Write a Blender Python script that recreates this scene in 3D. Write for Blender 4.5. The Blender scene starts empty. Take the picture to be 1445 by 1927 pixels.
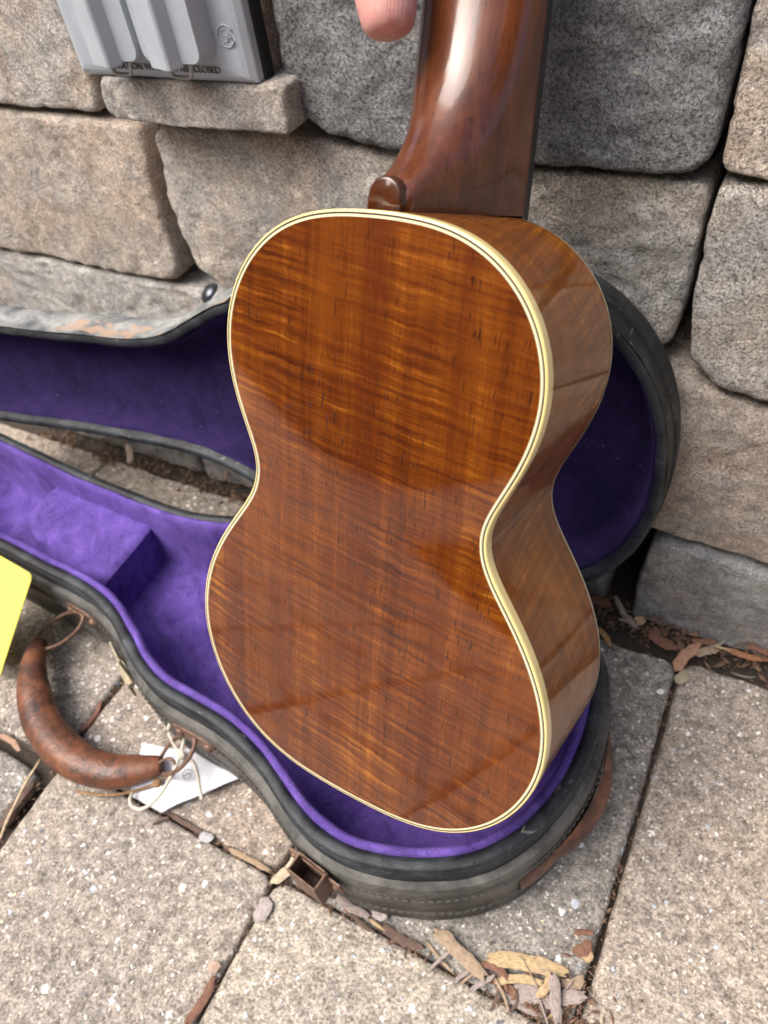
import bpy, bmesh, math, random
import numpy as np
from mathutils import Matrix, Vector

rnd = random.Random(7)
scene = bpy.context.scene
C = scene.collection

# ------------------------------------------------------------------ camera, sky, sun, exposure
cam_d = bpy.data.cameras.new("camera")
cam = bpy.data.objects.new("camera", cam_d)
C.objects.link(cam)
CAM_R = ((0.8818, 0.4564, -0.1191), (0.2692, -0.6942, -0.6675), (-0.3874, 0.5566, -0.7350))   # right, down, forward
CAM_P = (0.0, -0.3289, 0.4513)
r_, d_, f_ = (Vector(v).normalized() for v in CAM_R)
mw = Matrix(((r_.x, -d_.x, -f_.x, CAM_P[0]), (r_.y, -d_.y, -f_.y, CAM_P[1]), (r_.z, -d_.z, -f_.z, CAM_P[2]), (0, 0, 0, 1)))
cam.matrix_world = mw
cam_d.sensor_fit = 'HORIZONTAL'
cam_d.sensor_width = 27.0
cam_d.lens = 1398.15 / 1445.0 * 27.0
cam_d.clip_start = 0.02
cam_d.clip_end = 400.0
cam_d.dof.use_dof = True
cam_d.dof.focus_distance = 0.300
cam_d.dof.aperture_fstop = 13.0
scene.camera = cam

SUN_EL, SUN_AZ = math.radians(54), math.radians(226)      # azimuth clockwise from +Y
world = bpy.data.worlds.new("World")
scene.world = world
world.use_nodes = True
wn = world.node_tree
bg = wn.nodes["Background"]
sky = wn.nodes.new("ShaderNodeTexSky")
sky.sky_type = 'NISHITA'
sky.sun_disc = False
sky.sun_elevation = SUN_EL
sky.sun_rotation = SUN_AZ
sky.air_density = 0.6
sky.dust_density = 6.0
sky.ozone_density = 0.3
wn.links.new(sky.outputs[0], bg.inputs[0])
bg.inputs[1].default_value = 0.15
sun_d = bpy.data.lights.new("sun", 'SUN')
sun_d.energy = 1.5
sun_d.angle = math.radians(50)
sun_d.color = (1.0, 0.985, 0.96)
sun = bpy.data.objects.new("sun", sun_d)
C.objects.link(sun)
sd = Vector((math.sin(SUN_AZ) * math.cos(SUN_EL), math.cos(SUN_AZ) * math.cos(SUN_EL), math.sin(SUN_EL)))
sun.rotation_euler = sd.to_track_quat('Z', 'Y').to_euler()
sun.location = (-1, -1, 2)
scene.view_settings.view_transform = 'Standard'
scene.view_settings.look = 'None'
scene.view_settings.gamma = 1.0
scene.view_settings.use_curve_mapping = False
scene.view_settings.exposure = 1.15

# ------------------------------------------------------------------ helpers
def new_empty(name, label, cat, mat=None, group=None, kind=None):
    o = bpy.data.objects.new(name, None)
    C.objects.link(o)
    o.empty_display_size = 0.02
    o.matrix_world = mat if mat is not None else Matrix()
    if label: o['label'] = label
    if cat: o['category'] = cat
    if group: o['group'] = group
    if kind: o['kind'] = kind
    return o

def tag(o, label=None, cat=None, group=None, kind=None):
    if label: o['label'] = label
    if cat: o['category'] = cat
    if group: o['group'] = group
    if kind: o['kind'] = kind
    return o

def mk(name, V, F, mat, parent=None, smooth=True, uv=None, local=False, sharp=None):
    """link one mesh object; V is in world space (converted to the parent's space) unless local"""
    V = np.asarray(V, float).reshape(-1, 3)
    if parent is not None and not local:
        root = parent
        while root.parent is not None: root = root.parent
        M = np.array(root.matrix_world.inverted())
        V = V @ M[:3, :3].T + M[:3, 3]
    me = bpy.data.meshes.new(name)
    me.from_pydata(V.tolist(), [], [list(f) for f in F])
    if uv is not None:
        lay = me.uv_layers.new(name="UVMap")
        vi = np.zeros(len(me.loops), int)
        me.loops.foreach_get("vertex_index", vi)
        lay.data.foreach_set("uv", np.asarray(uv, float)[vi].ravel())
    if smooth:
        me.polygons.foreach_set("use_smooth", [True] * len(me.polygons))
        if sharp is not None:
            me.set_sharp_from_angle(angle=math.radians(sharp))
    me.materials.append(mat)
    me.validate()
    o = bpy.data.objects.new(name, me)
    C.objects.link(o)
    if parent is not None:
        o.parent = parent
    return o

def merge(parts):
    V, F = [], []
    for v, f in parts:
        b = len(V)
        V.extend([tuple(p) for p in v])
        F.extend([tuple(i + b for i in q) for q in f])
    return V, F

def grid_faces(nr, nc, closed=True, flip=False):
    F = []
    m = nc if closed else nc - 1
    for i in range(nr - 1):
        for j in range(m):
            a, b = i * nc + j, i * nc + (j + 1) % nc
            c, d = (i + 1) * nc + (j + 1) % nc, (i + 1) * nc + j
            F.append((a, d, c, b) if flip else (a, b, c, d))
    return F

def tube(path, rad, n=8, cap=True, flat=1.0, up=None):
    """swept tube along a polyline; rad is a number or one per point"""
    P = np.asarray(path, float)
    m = len(P)
    R = np.full(m, rad) if np.isscalar(rad) else np.asarray(rad, float)
    T = np.gradient(P, axis=0)
    T /= np.linalg.norm(T, axis=1)[:, None] + 1e-12
    u = np.array(up if up is not None else ((0, 0, 1) if abs(T[0][2]) < 0.9 else (1, 0, 0)), float)
    V = []
    for i in range(m):
        u = u - T[i] * (u @ T[i])
        u /= np.linalg.norm(u) + 1e-12
        w = np.cross(T[i], u)
        for k in range(n):
            a = 2 * math.pi * k / n
            V.append(P[i] + R[i] * (math.cos(a) * w + math.sin(a) * u * flat))
    F = grid_faces(m, n)
    if cap:
        F.append(tuple(range(n - 1, -1, -1)))
        F.append(tuple(range((m - 1) * n, m * n)))
    return V, F

def spline(pts, n=40, closed=False):
    P = np.asarray(pts, float)
    m = len(P)
    out = []
    segs = m if closed else m - 1
    per = max(2, n // segs)
    for i in range(segs):
        if closed:
            p0, p1, p2, p3 = P[(i - 1) % m], P[i], P[(i + 1) % m], P[(i + 2) % m]
        else:
            p0, p1, p2, p3 = P[max(i - 1, 0)], P[i], P[i + 1], P[min(i + 2, m - 1)]
        for k in range(per):
            t = k / per
            out.append(0.5 * ((2 * p1) + (-p0 + p2) * t + (2 * p0 - 5 * p1 + 4 * p2 - p3) * t * t + (-p0 + 3 * p1 - 3 * p2 + p3) * t ** 3))
    if not closed: out.append(P[-1])
    return np.array(out)

def box(cx, cy, cz, sx, sy, sz, M=None):
    V = [(cx + a * sx / 2, cy + b * sy / 2, cz + c * sz / 2) for a in (-1, 1) for b in (-1, 1) for c in (-1, 1)]
    F = [(0, 1, 3, 2), (4, 6, 7, 5), (0, 4, 5, 1), (2, 3, 7, 6), (0, 2, 6, 4), (1, 5, 7, 3)]
    if M is not None: V = [tuple(M @ Vector(v)) for v in V]
    return V, F

def bevel(o, w, seg=2):
    md = o.modifiers.new("bevel", 'BEVEL')
    md.width = w
    md.segments = seg
    md.limit_method = 'ANGLE'
    md.angle_limit = math.radians(40)
    return o

def h3(ix, iy, iz, seed):
    n = (ix * 374761393 + iy * 668265263 + iz * 2147483647 + seed * 1274126177) & 0xFFFFFFFF
    n = ((n ^ (n >> 13)) * 1274126177) & 0xFFFFFFFF
    return ((n ^ (n >> 16)) & 0xFFFFFF) / float(0xFFFFFF)

def vnoise(P, scale, seed=0, octaves=3):
    """value noise in -1..1"""
    out = np.zeros(len(P))
    amp, tot = 1.0, 0.0
    for o in range(octaves):
        Q = P * scale * (2 ** o) + 1000.0
        I = np.floor(Q).astype(np.int64)
        T = Q - I
        T = T * T * (3 - 2 * T)
        acc = np.zeros(len(P))
        for dx in (0, 1):
            for dy in (0, 1):
                for dz in (0, 1):
                    w = (T[:, 0] if dx else 1 - T[:, 0]) * (T[:, 1] if dy else 1 - T[:, 1]) * (T[:, 2] if dz else 1 - T[:, 2])
                    acc += w * h3(I[:, 0] + dx, I[:, 1] + dy, I[:, 2] + dz, seed + o)
        out += amp * (acc * 2 - 1)
        tot += amp
        amp *= 0.5
    return out / tot

def smooth_poly(ctrl, n, it=2):
    P = np.asarray(ctrl, float)
    for _ in range(it):
        Q = np.roll(P, -1, 0)
        P = np.stack([.75 * P + .25 * Q, .25 * P + .75 * Q], 1).reshape(-1, P.shape[1])
    return resample(P, n)

def resample(P, n):
    Q = np.r_[P, P[:1]]
    s = np.r_[0, np.cumsum(np.linalg.norm(np.diff(Q, axis=0), axis=1))]
    t = np.linspace(0, s[-1], n, endpoint=False)
    return np.stack([np.interp(t, s, Q[:, k]) for k in range(P.shape[1])], 1)

def offset_poly(P, d, k=3):
    """offset a dense closed outline inwards by d"""
    a = np.roll(P, k, 0)
    b = np.roll(P, -k, 0)
    t = b - a
    t /= np.linalg.norm(t, axis=1)[:, None]
    n = np.stack([-t[:, 1], t[:, 0]], 1)
    area = 0.5 * np.sum(P[:, 0] * np.roll(P[:, 1], -1) - np.roll(P[:, 0], -1) * P[:, 1])
    if area < 0: n = -n
    return P + n * d

# ------------------------------------------------------------------ material helpers
def mat_new(name):
    m = bpy.data.materials.new(name)
    m.use_nodes = True
    nt = m.node_tree
    return m, nt, nt.nodes["Principled BSDF"]

class NT:
    def __init__(self, nt): self.nt = nt
    def n(self, typ, **kw):
        x = self.nt.nodes.new(typ)
        for k, v in kw.items():
            if k == 'inp':
                for a, b in v.items(): x.inputs[a].default_value = b
            else: setattr(x, k, v)
        return x
    def l(self, a, b): self.nt.links.new(a, b)
    def mapping(self, src, scale=(1, 1, 1), rot=(0, 0, 0), loc=(0, 0, 0)):
        if any(rot) and tuple(scale) != (1, 1, 1):
            src = self.mapping(src, (1, 1, 1), rot)
            rot = (0, 0, 0)
        m = self.n("ShaderNodeMapping")
        m.inputs['Scale'].default_value = scale
        m.inputs['Rotation'].default_value = rot
        m.inputs['Location'].default_value = loc
        self.l(src, m.inputs['Vector'])
        return m.outputs[0]
    def noise(self, vec, scale, detail=3, rough=0.55, dist=0.0):
        x = self.n("ShaderNodeTexNoise")
        x.inputs['Scale'].default_value = scale
        x.inputs['Detail'].default_value = detail
        x.inputs['Roughness'].default_value = rough
        x.inputs['Distortion'].default_value = dist
        if vec is not None: self.l(vec, x.inputs['Vector'])
        return x.outputs[0]
    def ramp(self, src, stops, interp='LINEAR'):
        x = self.n("ShaderNodeValToRGB")
        cr = x.color_ramp
        cr.interpolation = interp
        while len(cr.elements) < len(stops): cr.elements.new(0.5)
        for e, (p, c) in zip(cr.elements, stops):
            e.position = p
            e.color = (c, c, c, 1) if np.isscalar(c) else (*c, 1)
        self.l(src, x.inputs[0])
        return x.outputs[0]
    def mix(self, fac, a, b, mode='MIX'):
        x = self.n("ShaderNodeMix", data_type='RGBA', blend_type=mode)
        for sock, v in ((0, fac), (6, a), (7, b)):
            if hasattr(v, 'is_linked'): self.l(v, x.inputs[sock])
            elif np.isscalar(v): x.inputs[sock].default_value = v if sock == 0 else (v, v, v, 1)
            else: x.inputs[sock].default_value = (*v, 1)
        return x.outputs[2]
    def math(self, op, a, b=0.0, clamp=False):
        x = self.n("ShaderNodeMath", operation=op, use_clamp=clamp)
        for i, v in enumerate((a, b)):
            if hasattr(v, 'is_linked'): self.l(v, x.inputs[i])
            else: x.inputs[i].default_value = v
        return x.outputs[0]
    def bump(self, h, dist, strength=1.0, normal=None):
        x = self.n("ShaderNodeBump")
        x.inputs['Distance'].default_value = dist
        x.inputs['Strength'].default_value = strength
        self.l(h, x.inputs['Height'])
        if normal is not None: self.l(normal, x.inputs['Normal'])
        return x.outputs[0]

def simple(name, col, rough=0.5, metal=0.0, bump=None, spec=0.5, coat=0.0, var=0.0, vscale=40):
    m, nt, b = mat_new(name)
    N = NT(nt)
    b.inputs['Roughness'].default_value = rough
    b.inputs['Metallic'].default_value = metal
    b.inputs['Specular IOR Level'].default_value = spec
    b.inputs['Coat Weight'].default_value = coat
    pos = N.n("ShaderNodeTexCoord").outputs['Object']
    if var:
        f = N.noise(pos, vscale, 4)
        N.l(N.mix(N.ramp(f, [(0.3, 0.0), (0.7, 1.0)]), tuple(c * (1 - var) for c in col), tuple(min(1, c * (1 + var)) for c in col)), b.inputs['Base Color'])
    else:
        b.inputs['Base Color'].default_value = (*col, 1)
    if bump:
        N.l(N.bump(N.noise(pos, bump[0], 3), bump[1]), b.inputs['Normal'])
    return m

def stone_material():
    """weathered tumbled concrete block: warm and grey patches, pitted face; two tints per stone"""
    m, nt, b = mat_new("tumbled_block")
    N = NT(nt)
    pos = N.n("ShaderNodeNewGeometry").outputs['Position']
    t1 = N.n("ShaderNodeAttribute", attribute_type='OBJECT', attribute_name='tint_a').outputs['Color']
    t2 = N.n("ShaderNodeAttribute", attribute_type='OBJECT', attribute_name='tint_b').outputs['Color']
    rg = N.n("ShaderNodeAttribute", attribute_type='OBJECT', attribute_name='coarse').outputs['Fac']
    big = N.noise(pos, 15, 5, 0.62, 0.8)
    col = N.mix(N.ramp(big, [(0.38, 0.0), (0.60, 1.0)]), t1, t2)
    blue = N.ramp(N.noise(N.mapping(pos, loc=(3, 1, 2)), 21, 5, 0.7, 0.5), [(0.54, 0.0), (0.66, 0.55)])
    col = N.mix(blue, col, (0.37, 0.385, 0.41))
    rosy = N.ramp(N.noise(N.mapping(pos, loc=(7, 4, 2)), 24, 5, 0.7, 0.5), [(0.54, 0.0), (0.68, 0.5)])
    rosy = N.math('MULTIPLY', rosy, N.math('SUBTRACT', 1.08, rg, True))
    col = N.mix(rosy, col, (0.56, 0.40, 0.29))
    fine = N.noise(pos, 850, 3, 0.75)
    col = N.mix(1.0, col, N.ramp(fine, [(0.30, 0.45), (0.5, 1.10), (0.70, 1.65)]), 'MULTIPLY')
    mid = N.noise(pos, 110, 5, 0.7)
    col = N.mix(1.0, col, N.ramp(mid, [(0.32, 0.72), (0.6, 1.22)]), 'MULTIPLY')
    # pale sandy crust and dark grime patches
    crust = N.math('MULTIPLY', N.ramp(N.noise(pos, 34, 5, 0.7, 0.8), [(0.56, 0.0), (0.68, 0.6)]), N.ramp(fine, [(0.4, 0.2), (0.6, 1.0)]))
    crust = N.math('MULTIPLY', crust, N.math('SUBTRACT', 1.25, rg, True))
    col = N.mix(crust, col, (0.62, 0.54, 0.45))
    grime = N.ramp(N.noise(pos, 27, 5, 0.7, 0.5), [(0.28, 0.5), (0.38, 0.0)])
    col = N.mix(grime, col, (0.11, 0.105, 0.10))
    vor = N.n("ShaderNodeTexVoronoi", feature='F1')
    vor.inputs['Scale'].default_value = 190
    N.l(N.mapping(pos, rot=(0.4, 0.3, 0.2)), vor.inputs['Vector'])
    sel = N.ramp(vor.outputs['Color'], [(0.86, 0.0), (0.9, 1.0)])
    spot = N.math('MULTIPLY', N.ramp(vor.outputs['Distance'], [(0.2, 1.0), (0.33, 0.0)]), sel)
    col = N.mix(N.math('MULTIPLY', spot, 0.5), col, (0.68, 0.63, 0.56))
    N.l(col, b.inputs['Base Color'])
    b.inputs['Roughness'].default_value = 0.9
    b.inputs['Specular IOR Level'].default_value = 0.25
    pits = N.noise(pos, 620, 4, 0.65, 0.5)
    rock = N.noise(pos, 150, 8, 0.80)
    hgt = N.math('ADD', N.math('MULTIPLY', N.ramp(pits, [(0.34, 0.0), (0.50, 1.0)]), N.math('ADD', N.math('MULTIPLY', rg, 0.75), 0.12)), N.math('MULTIPLY', rock, 1.9))
    col = N.mix(N.math('MULTIPLY', N.ramp(pits, [(0.32, 1.0), (0.44, 0.0)]), N.math('ADD', N.math('MULTIPLY', rg, 0.6), 0.25)), col, (0.07, 0.068, 0.066))
    N.l(col, b.inputs['Base Color'])
    N.l(N.bump(hgt, 0.0016, 1.0), b.inputs['Normal'])
    return m

def paver_material():
    """sandy concrete paver with exposed white, blue grey and dark aggregate"""
    m, nt, b = mat_new("aggregate_paver")
    N = NT(nt)
    pos = N.n("ShaderNodeNewGeometry").outputs['Position']
    t1 = N.n("ShaderNodeAttribute", attribute_type='OBJECT', attribute_name='tint_a').outputs['Color']
    t2 = N.n("ShaderNodeAttribute", attribute_type='OBJECT', attribute_name='tint_b').outputs['Color']
    big = N.noise(pos, 11, 4, 0.6, 0.4)
    col = N.mix(N.ramp(big, [(0.38, 0.0), (0.62, 1.0)]), t1, t2)
    fine = N.noise(pos, 620, 3, 0.8)
    col = N.mix(1.0, col, N.ramp(fine, [(0.29, 0.28), (0.5, 0.95), (0.71, 1.65)]), 'MULTIPLY')
    mid = N.noise(pos, 130, 3, 0.7)
    col = N.mix(1.0, col, N.ramp(mid, [(0.34, 0.58), (0.6, 1.16)]), 'MULTIPLY')
    grain = N.n("ShaderNodeTexVoronoi", feature='F1')
    grain.inputs['Scale'].default_value = 780
    N.l(pos, grain.inputs['Vector'])
    gcol = N.ramp(grain.outputs['Color'], [(0.0, (0.55, 0.52, 0.50)), (0.2, (1.0, 0.97, 0.92)), (0.7, (1.05, 1.0, 0.93)), (0.9, (1.3, 1.24, 1.15))], 'CONSTANT')
    col = N.mix(0.75, col, N.mix(1.0, col, gcol, 'MULTIPLY'))
    warp = N.n("ShaderNodeVectorMath", operation='ADD')
    nz = N.n("ShaderNodeTexNoise")
    nz.inputs['Scale'].default_value = 500
    N.l(pos, nz.inputs['Vector'])
    sc = N.n("ShaderNodeVectorMath", operation='SCALE')
    N.l(nz.outputs[1], sc.inputs[0])
    sc.inputs['Scale'].default_value = 0.0035
    N.l(pos, warp.inputs[0])
    N.l(sc.outputs[0], warp.inputs[1])
    hmix = None
    for scale, keep, size, cols in ((185, 0.84, 0.38, ((0.90, 0.88, 0.85), (0.50, 0.56, 0.64), (0.13, 0.14, 0.16), (0.74, 0.66, 0.54))),
                                    (430, 0.78, 0.40, ((0.78, 0.75, 0.70), (0.66, 0.62, 0.56), (0.20, 0.20, 0.21), (0.72, 0.60, 0.46)))):
        v = N.n("ShaderNodeTexVoronoi", feature='F1')
        v.inputs['Scale'].default_value = scale
        N.l(warp.outputs[0], v.inputs['Vector'])
        sep = N.n("ShaderNodeSeparateColor")
        N.l(v.outputs['Color'], sep.inputs[0])
        sel = N.math('GREATER_THAN', sep.outputs[0], keep)
        rad = N.math('MULTIPLY', N.math('ADD', sep.outputs[2], 0.35), size)
        dist = N.math('SUBTRACT', rad, v.outputs['Distance'])
        mask = N.math('MULTIPLY', N.ramp(dist, [(0.0, 0.0), (0.05, 1.0)]), sel)
        pc = N.ramp(sep.outputs[1], [(0.0, cols[0]), (0.42, cols[1]), (0.66, cols[2]), (0.82, cols[3])], 'CONSTANT')
        col = N.mix(N.math('MULTIPLY', mask, 0.92), col, pc)
        hmix = mask if hmix is None else N.math('MAXIMUM', hmix, mask)
    N.l(col, b.inputs['Base Color'])
    b.inputs['Roughness'].default_value = 0.88
    b.inputs['Specular IOR Level'].default_value = 0.3
    hg = N.math('ADD', N.math('MULTIPLY', fine, 0.8), N.math('ADD', N.math('MULTIPLY', mid, 1.0), N.math('MULTIPLY', hmix, 0.3)))
    N.l(N.bump(hg, 0.0009, 1.0), b.inputs['Normal'])
    return m

def koa_material(name, side=False):
    """curly koa: grain along v, dark flame bands across it, short dark pores, clear gloss finish"""
    m, nt, b = mat_new(name)
    N = NT(nt)
    tc = N.n("ShaderNodeTexCoord")
    if side:
        base = N.mapping(tc.outputs['UV'], rot=(0, 0, math.radians(90)))     # x = depth, y = along the rib
    else:
        base = tc.outputs['Object']
    grain = N.noise(N.mapping(base, scale=(110, 2.6, 20)), 1.0, 4, 0.6, 0.2)
    band = N.noise(N.mapping(base, scale=(46, 1.2, 6), loc=(0.35, 0, 0)), 1.0, 2, 0.5, 0.2)
    # flame: fine ripples running across the grain, jogging a little from one grain line to the next
    jog = N.n("ShaderNodeCombineXYZ")
    jn = N.math('MULTIPLY', N.math('SUBTRACT', N.noise(N.mapping(base, scale=(60, 9, 5)), 1.0, 2, 0.6), 0.5), 0.0036)
    N.l(jn, jog.inputs[1])
    jadd = N.n("ShaderNodeVectorMath", operation='ADD')
    N.l(N.mapping(base, rot=(0, 0, math.radians(8 if not side else -14))), jadd.inputs[0])
    N.l(jog.outputs[0], jadd.inputs[1])
    fl = N.noise(N.mapping(jadd.outputs[0], scale=(16, 345, 20)), 1.0, 3, 0.58, 0.1)
    fl2 = N.noise(N.mapping(jadd.outputs[0], scale=(42, 720, 20), loc=(2, 3, 0)), 1.0, 2, 0.6)
    mask = N.ramp(N.noise(N.mapping(base, scale=(16, 8, 5), loc=(3.1, 0.7, 0)), 1.0, 2), [(0.34, 0.30), (0.62, 1.0)])
    x = N.math('ADD', N.math('MULTIPLY', N.math('SUBTRACT', fl, 0.5), N.math('MULTIPLY', mask, 0.95)), N.math('MULTIPLY', N.math('SUBTRACT', fl2, 0.5), N.math('MULTIPLY', mask, 0.42)))
    broad = N.noise(N.mapping(base, scale=(15, 6, 5), loc=(0.9, 1.6, 0)), 1.0, 2)
    x = N.math('ADD', x, N.math('ADD', N.math('MULTIPLY', N.math('SUBTRACT', broad, 0.5), 0.55), N.math('MULTIPLY', N.math('SUBTRACT', grain, 0.5), 0.52)))
    x = N.math('ADD', x, 0.5, True)
    col = N.ramp(x, [(0.22, (0.040, 0.0075, 0.0013)), (0.42, (0.094, 0.0200, 0.0021)), (0.58, (0.155, 0.0395, 0.0034)), (0.80, (0.330, 0.1150, 0.0110))])
    col = N.mix(N.ramp(band, [(0.36, 0.65), (0.46, 0.0)]), col, (0.085, 0.0160, 0.0025))
    fibre = N.noise(N.mapping(base, scale=(900, 60, 60)), 1.0, 2, 0.6)
    col = N.mix(1.0, col, N.ramp(fibre, [(0.3, 0.84), (0.7, 1.12)]), 'MULTIPLY')
    pore = N.noise(N.mapping(base, scale=(1100, 110, 80), rot=(0, 0, math.radians(1.5))), 1.0, 1, 0.5)
    pm = N.math('MULTIPLY', N.ramp(pore, [(0.645, 0.0), (0.70, 1.0)]), N.ramp(N.noise(N.mapping(base, scale=(50, 14, 5)), 1.0, 2), [(0.36, 0.25), (0.56, 1.0)]))
    col = N.mix(N.math('MULTIPLY', pm, 0.85), col, (0.022, 0.006, 0.003))
    if side:
        col = N.mix(0.22, N.mix(1.0, col, (1.5, 1.7, 1.6), 'MULTIPLY'), (0.27, 0.105, 0.020))
    N.l(col, b.inputs['Base Color'])
    b.inputs['Roughness'].default_value = 0.45
    b.inputs['Specular IOR Level'].default_value = 0.08
    b.inputs['Coat Weight'].default_value = 0.75 if side else 1.0
    b.inputs['Coat Roughness'].default_value = 0.07 if side else 0.045
    b.inputs['Coat IOR'].default_value = 1.5 if side else 1.62
    dent = N.noise(base, 36, 2)
    N.l(N.bump(N.math('ADD', N.math('MULTIPLY', pm, -0.25), N.math('MULTIPLY', dent, 0.6)), 0.00018, 0.8), b.inputs['Coat Normal'])
    return m

def neck_material(name="mahogany_neck", dark=1.0):
    m, nt, b = mat_new(name)
    N = NT(nt)
    base = N.n("ShaderNodeTexCoord").outputs['Object']
    grain = N.noise(N.mapping(base, scale=(210, 7, 160)), 1.0, 4, 0.6, 0.3)
    col = N.ramp(grain, [(0.25, (0.060, 0.0155, 0.0055)), (0.5, (0.110, 0.030, 0.0090)), (0.75, (0.165, 0.048, 0.013))])
    pore = N.noise(N.mapping(base, scale=(1000, 60, 700)), 1.0, 1)
    pm = N.ramp(pore, [(0.64, 0.0), (0.70, 1.0)])
    col = N.mix(N.math('MULTIPLY', pm, 0.5), col, (0.014, 0.005, 0.004))
    big = N.noise(base, 30, 3, 0.6)
    col = N.mix(1.0, col, N.ramp(big, [(0.3, 0.62 * dark), (0.65, 1.1 * dark)]), 'MULTIPLY')
    N.l(col, b.inputs['Base Color'])
    b.inputs['Roughness'].default_value = 0.4
    b.inputs['Specular IOR Level'].default_value = 0.15
    b.inputs['Coat Weight'].default_value = 1.0
    b.inputs['Coat Roughness'].default_value = 0.13
    N.l(N.bump(N.noise(N.mapping(base, scale=(300, 60, 200)), 1.0, 3), 0.00010, 0.6), b.inputs['Coat Normal'])
    return m

def felt_material(name, lo, hi):
    m, nt, b = mat_new(name)
    N = NT(nt)
    pos = N.n("ShaderNodeNewGeometry").outputs['Position']
    n1 = N.noise(pos, 38, 6, 0.72, 0.7)
    n2 = N.noise(pos, 900, 3, 0.7)
    col = N.mix(N.ramp(n1, [(0.3, 0.0), (0.7, 1.0)]), lo, hi)
    col = N.mix(1.0, col, N.ramp(n2, [(0.3, 0.70), (0.7, 1.25)]), 'MULTIPLY')
    nap = N.noise(N.mapping(pos, scale=(1, 2.4, 1), rot=(0, 0, .6)), 17, 5, 0.7, 1.2)
    col = N.mix(1.0, col, N.ramp(nap, [(0.36, 0.72), (0.48, 1.0), (0.64, 1.22)]), 'MULTIPLY')
    lint = N.math('MULTIPLY', N.ramp(N.noise(pos, 330, 2, 0.5), [(0.73, 0.0), (0.78, 1.0)]), 0.35)
    col = N.mix(lint, col, (0.45, 0.36, 0.42))
    N.l(col, b.inputs['Base Color'])
    b.inputs['Roughness'].default_value = 1.0
    b.inputs['Specular IOR Level'].default_value = 0.1
    b.inputs['Sheen Weight'].default_value = 0.15
    b.inputs['Sheen Roughness'].default_value = 0.5
    b.inputs['Sheen Tint'].default_value = (0.45, 0.3, 0.9, 1)
    N.l(N.bump(N.math('ADD', N.math('MULTIPLY', n2, 0.6), N.math('MULTIPLY', n1, 1.2)), 0.0012, 0.9), b.inputs['Normal'])
    return m

def vinyl_material(name, dark, dusty, lo=0.40, hi=0.62, rough=0.6, scuff=None, bscale=1400):
    """old embossed case cloth: black with dust and optional tan scuffs"""
    m, nt, b = mat_new(name)
    N = NT(nt)
    pos = N.n("ShaderNodeNewGeometry").outputs['Position']
    d = N.noise(pos, 38, 6, 0.7, 0.5)
    g = N.noise(pos, bscale, 2, 0.6)
    fac = N.math('MULTIPLY', N.ramp(d, [(lo, 0.0), (hi, 1.0)]), N.ramp(g, [(0.3, 0.75), (0.7, 1.0)]))
    col = N.mix(fac, dark, dusty)
    sp = N.noise(pos, 210, 4, 0.75, 0.5)
    col = N.mix(N.ramp(sp, [(0.64, 0.0), (0.74, 0.55)]), col, (0.42, 0.40, 0.35))
    scr = N.noise(N.mapping(pos, scale=(70, 70, 900), rot=(0.1, 0.05, 0)), 1.0, 3, 0.6, 0.4)
    col = N.mix(N.ramp(scr, [(0.66, 0.0), (0.74, 0.45)]), col, (0.45, 0.43, 0.39))
    if scuff:
        s = N.noise(N.mapping(pos, scale=(0.6, 1, 1.6)), scuff[0], 4, 0.6, 0.3)
        col = N.mix(N.ramp(s, [(scuff[1], 0.0), (scuff[1] + 0.03, 0.9)]), col, scuff[2])
    N.l(col, b.inputs['Base Color'])
    b.inputs['Roughness'].default_value = rough
    b.inputs['Specular IOR Level'].default_value = 0.4
    N.l(N.bump(N.math('ADD', g, N.math('MULTIPLY', d, 0.8)), 0.0005, 0.7), b.inputs['Normal'])
    return m

def leather_material():
    m, nt, b = mat_new("worn_leather")
    N = NT(nt)
    pos = N.n("ShaderNodeNewGeometry").outputs['Position']
    n1 = N.noise(pos, 60, 5, 0.65, 0.4)
    col = N.ramp(n1, [(0.28, (0.030, 0.016, 0.013)), (0.44, (0.090, 0.036, 0.021)), (0.58, (0.185, 0.068, 0.033)), (0.74, (0.25, 0.115, 0.065))])
    n2 = N.noise(pos, 130, 5, 0.75, 0.4)
    col = N.mix(N.ramp(n2, [(0.50, 0.0), (0.70, 0.85)]), col, (0.028, 0.021, 0.019))
    N.l(col, b.inputs['Base Color'])
    N.l(N.ramp(n2, [(0.3, 0.30), (0.7, 0.55)]), b.inputs['Roughness'])
    N.l(N.bump(N.math('ADD', n1, N.math('MULTIPLY', N.noise(pos, 500, 3), 0.5)), 0.0008, 0.8), b.inputs['Normal'])
    return m

def rust_material(name="rusty_steel", a=(0.075, 0.042, 0.030), c=(0.20, 0.125, 0.09)):
    m, nt, b = mat_new(name)
    N = NT(nt)
    pos = N.n("ShaderNodeNewGeometry").outputs['Position']
    n1 = N.noise(pos, 160, 5, 0.7)
    N.l(N.ramp(n1, [(0.3, a), (0.55, c), (0.75, (0.30, 0.17, 0.10))]), b.inputs['Base Color'])
    b.inputs['Metallic'].default_value = 0.35
    b.inputs['Roughness'].default_value = 0.55
    N.l(N.bump(n1, 0.0004, 0.8), b.inputs['Normal'])
    return m

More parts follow.
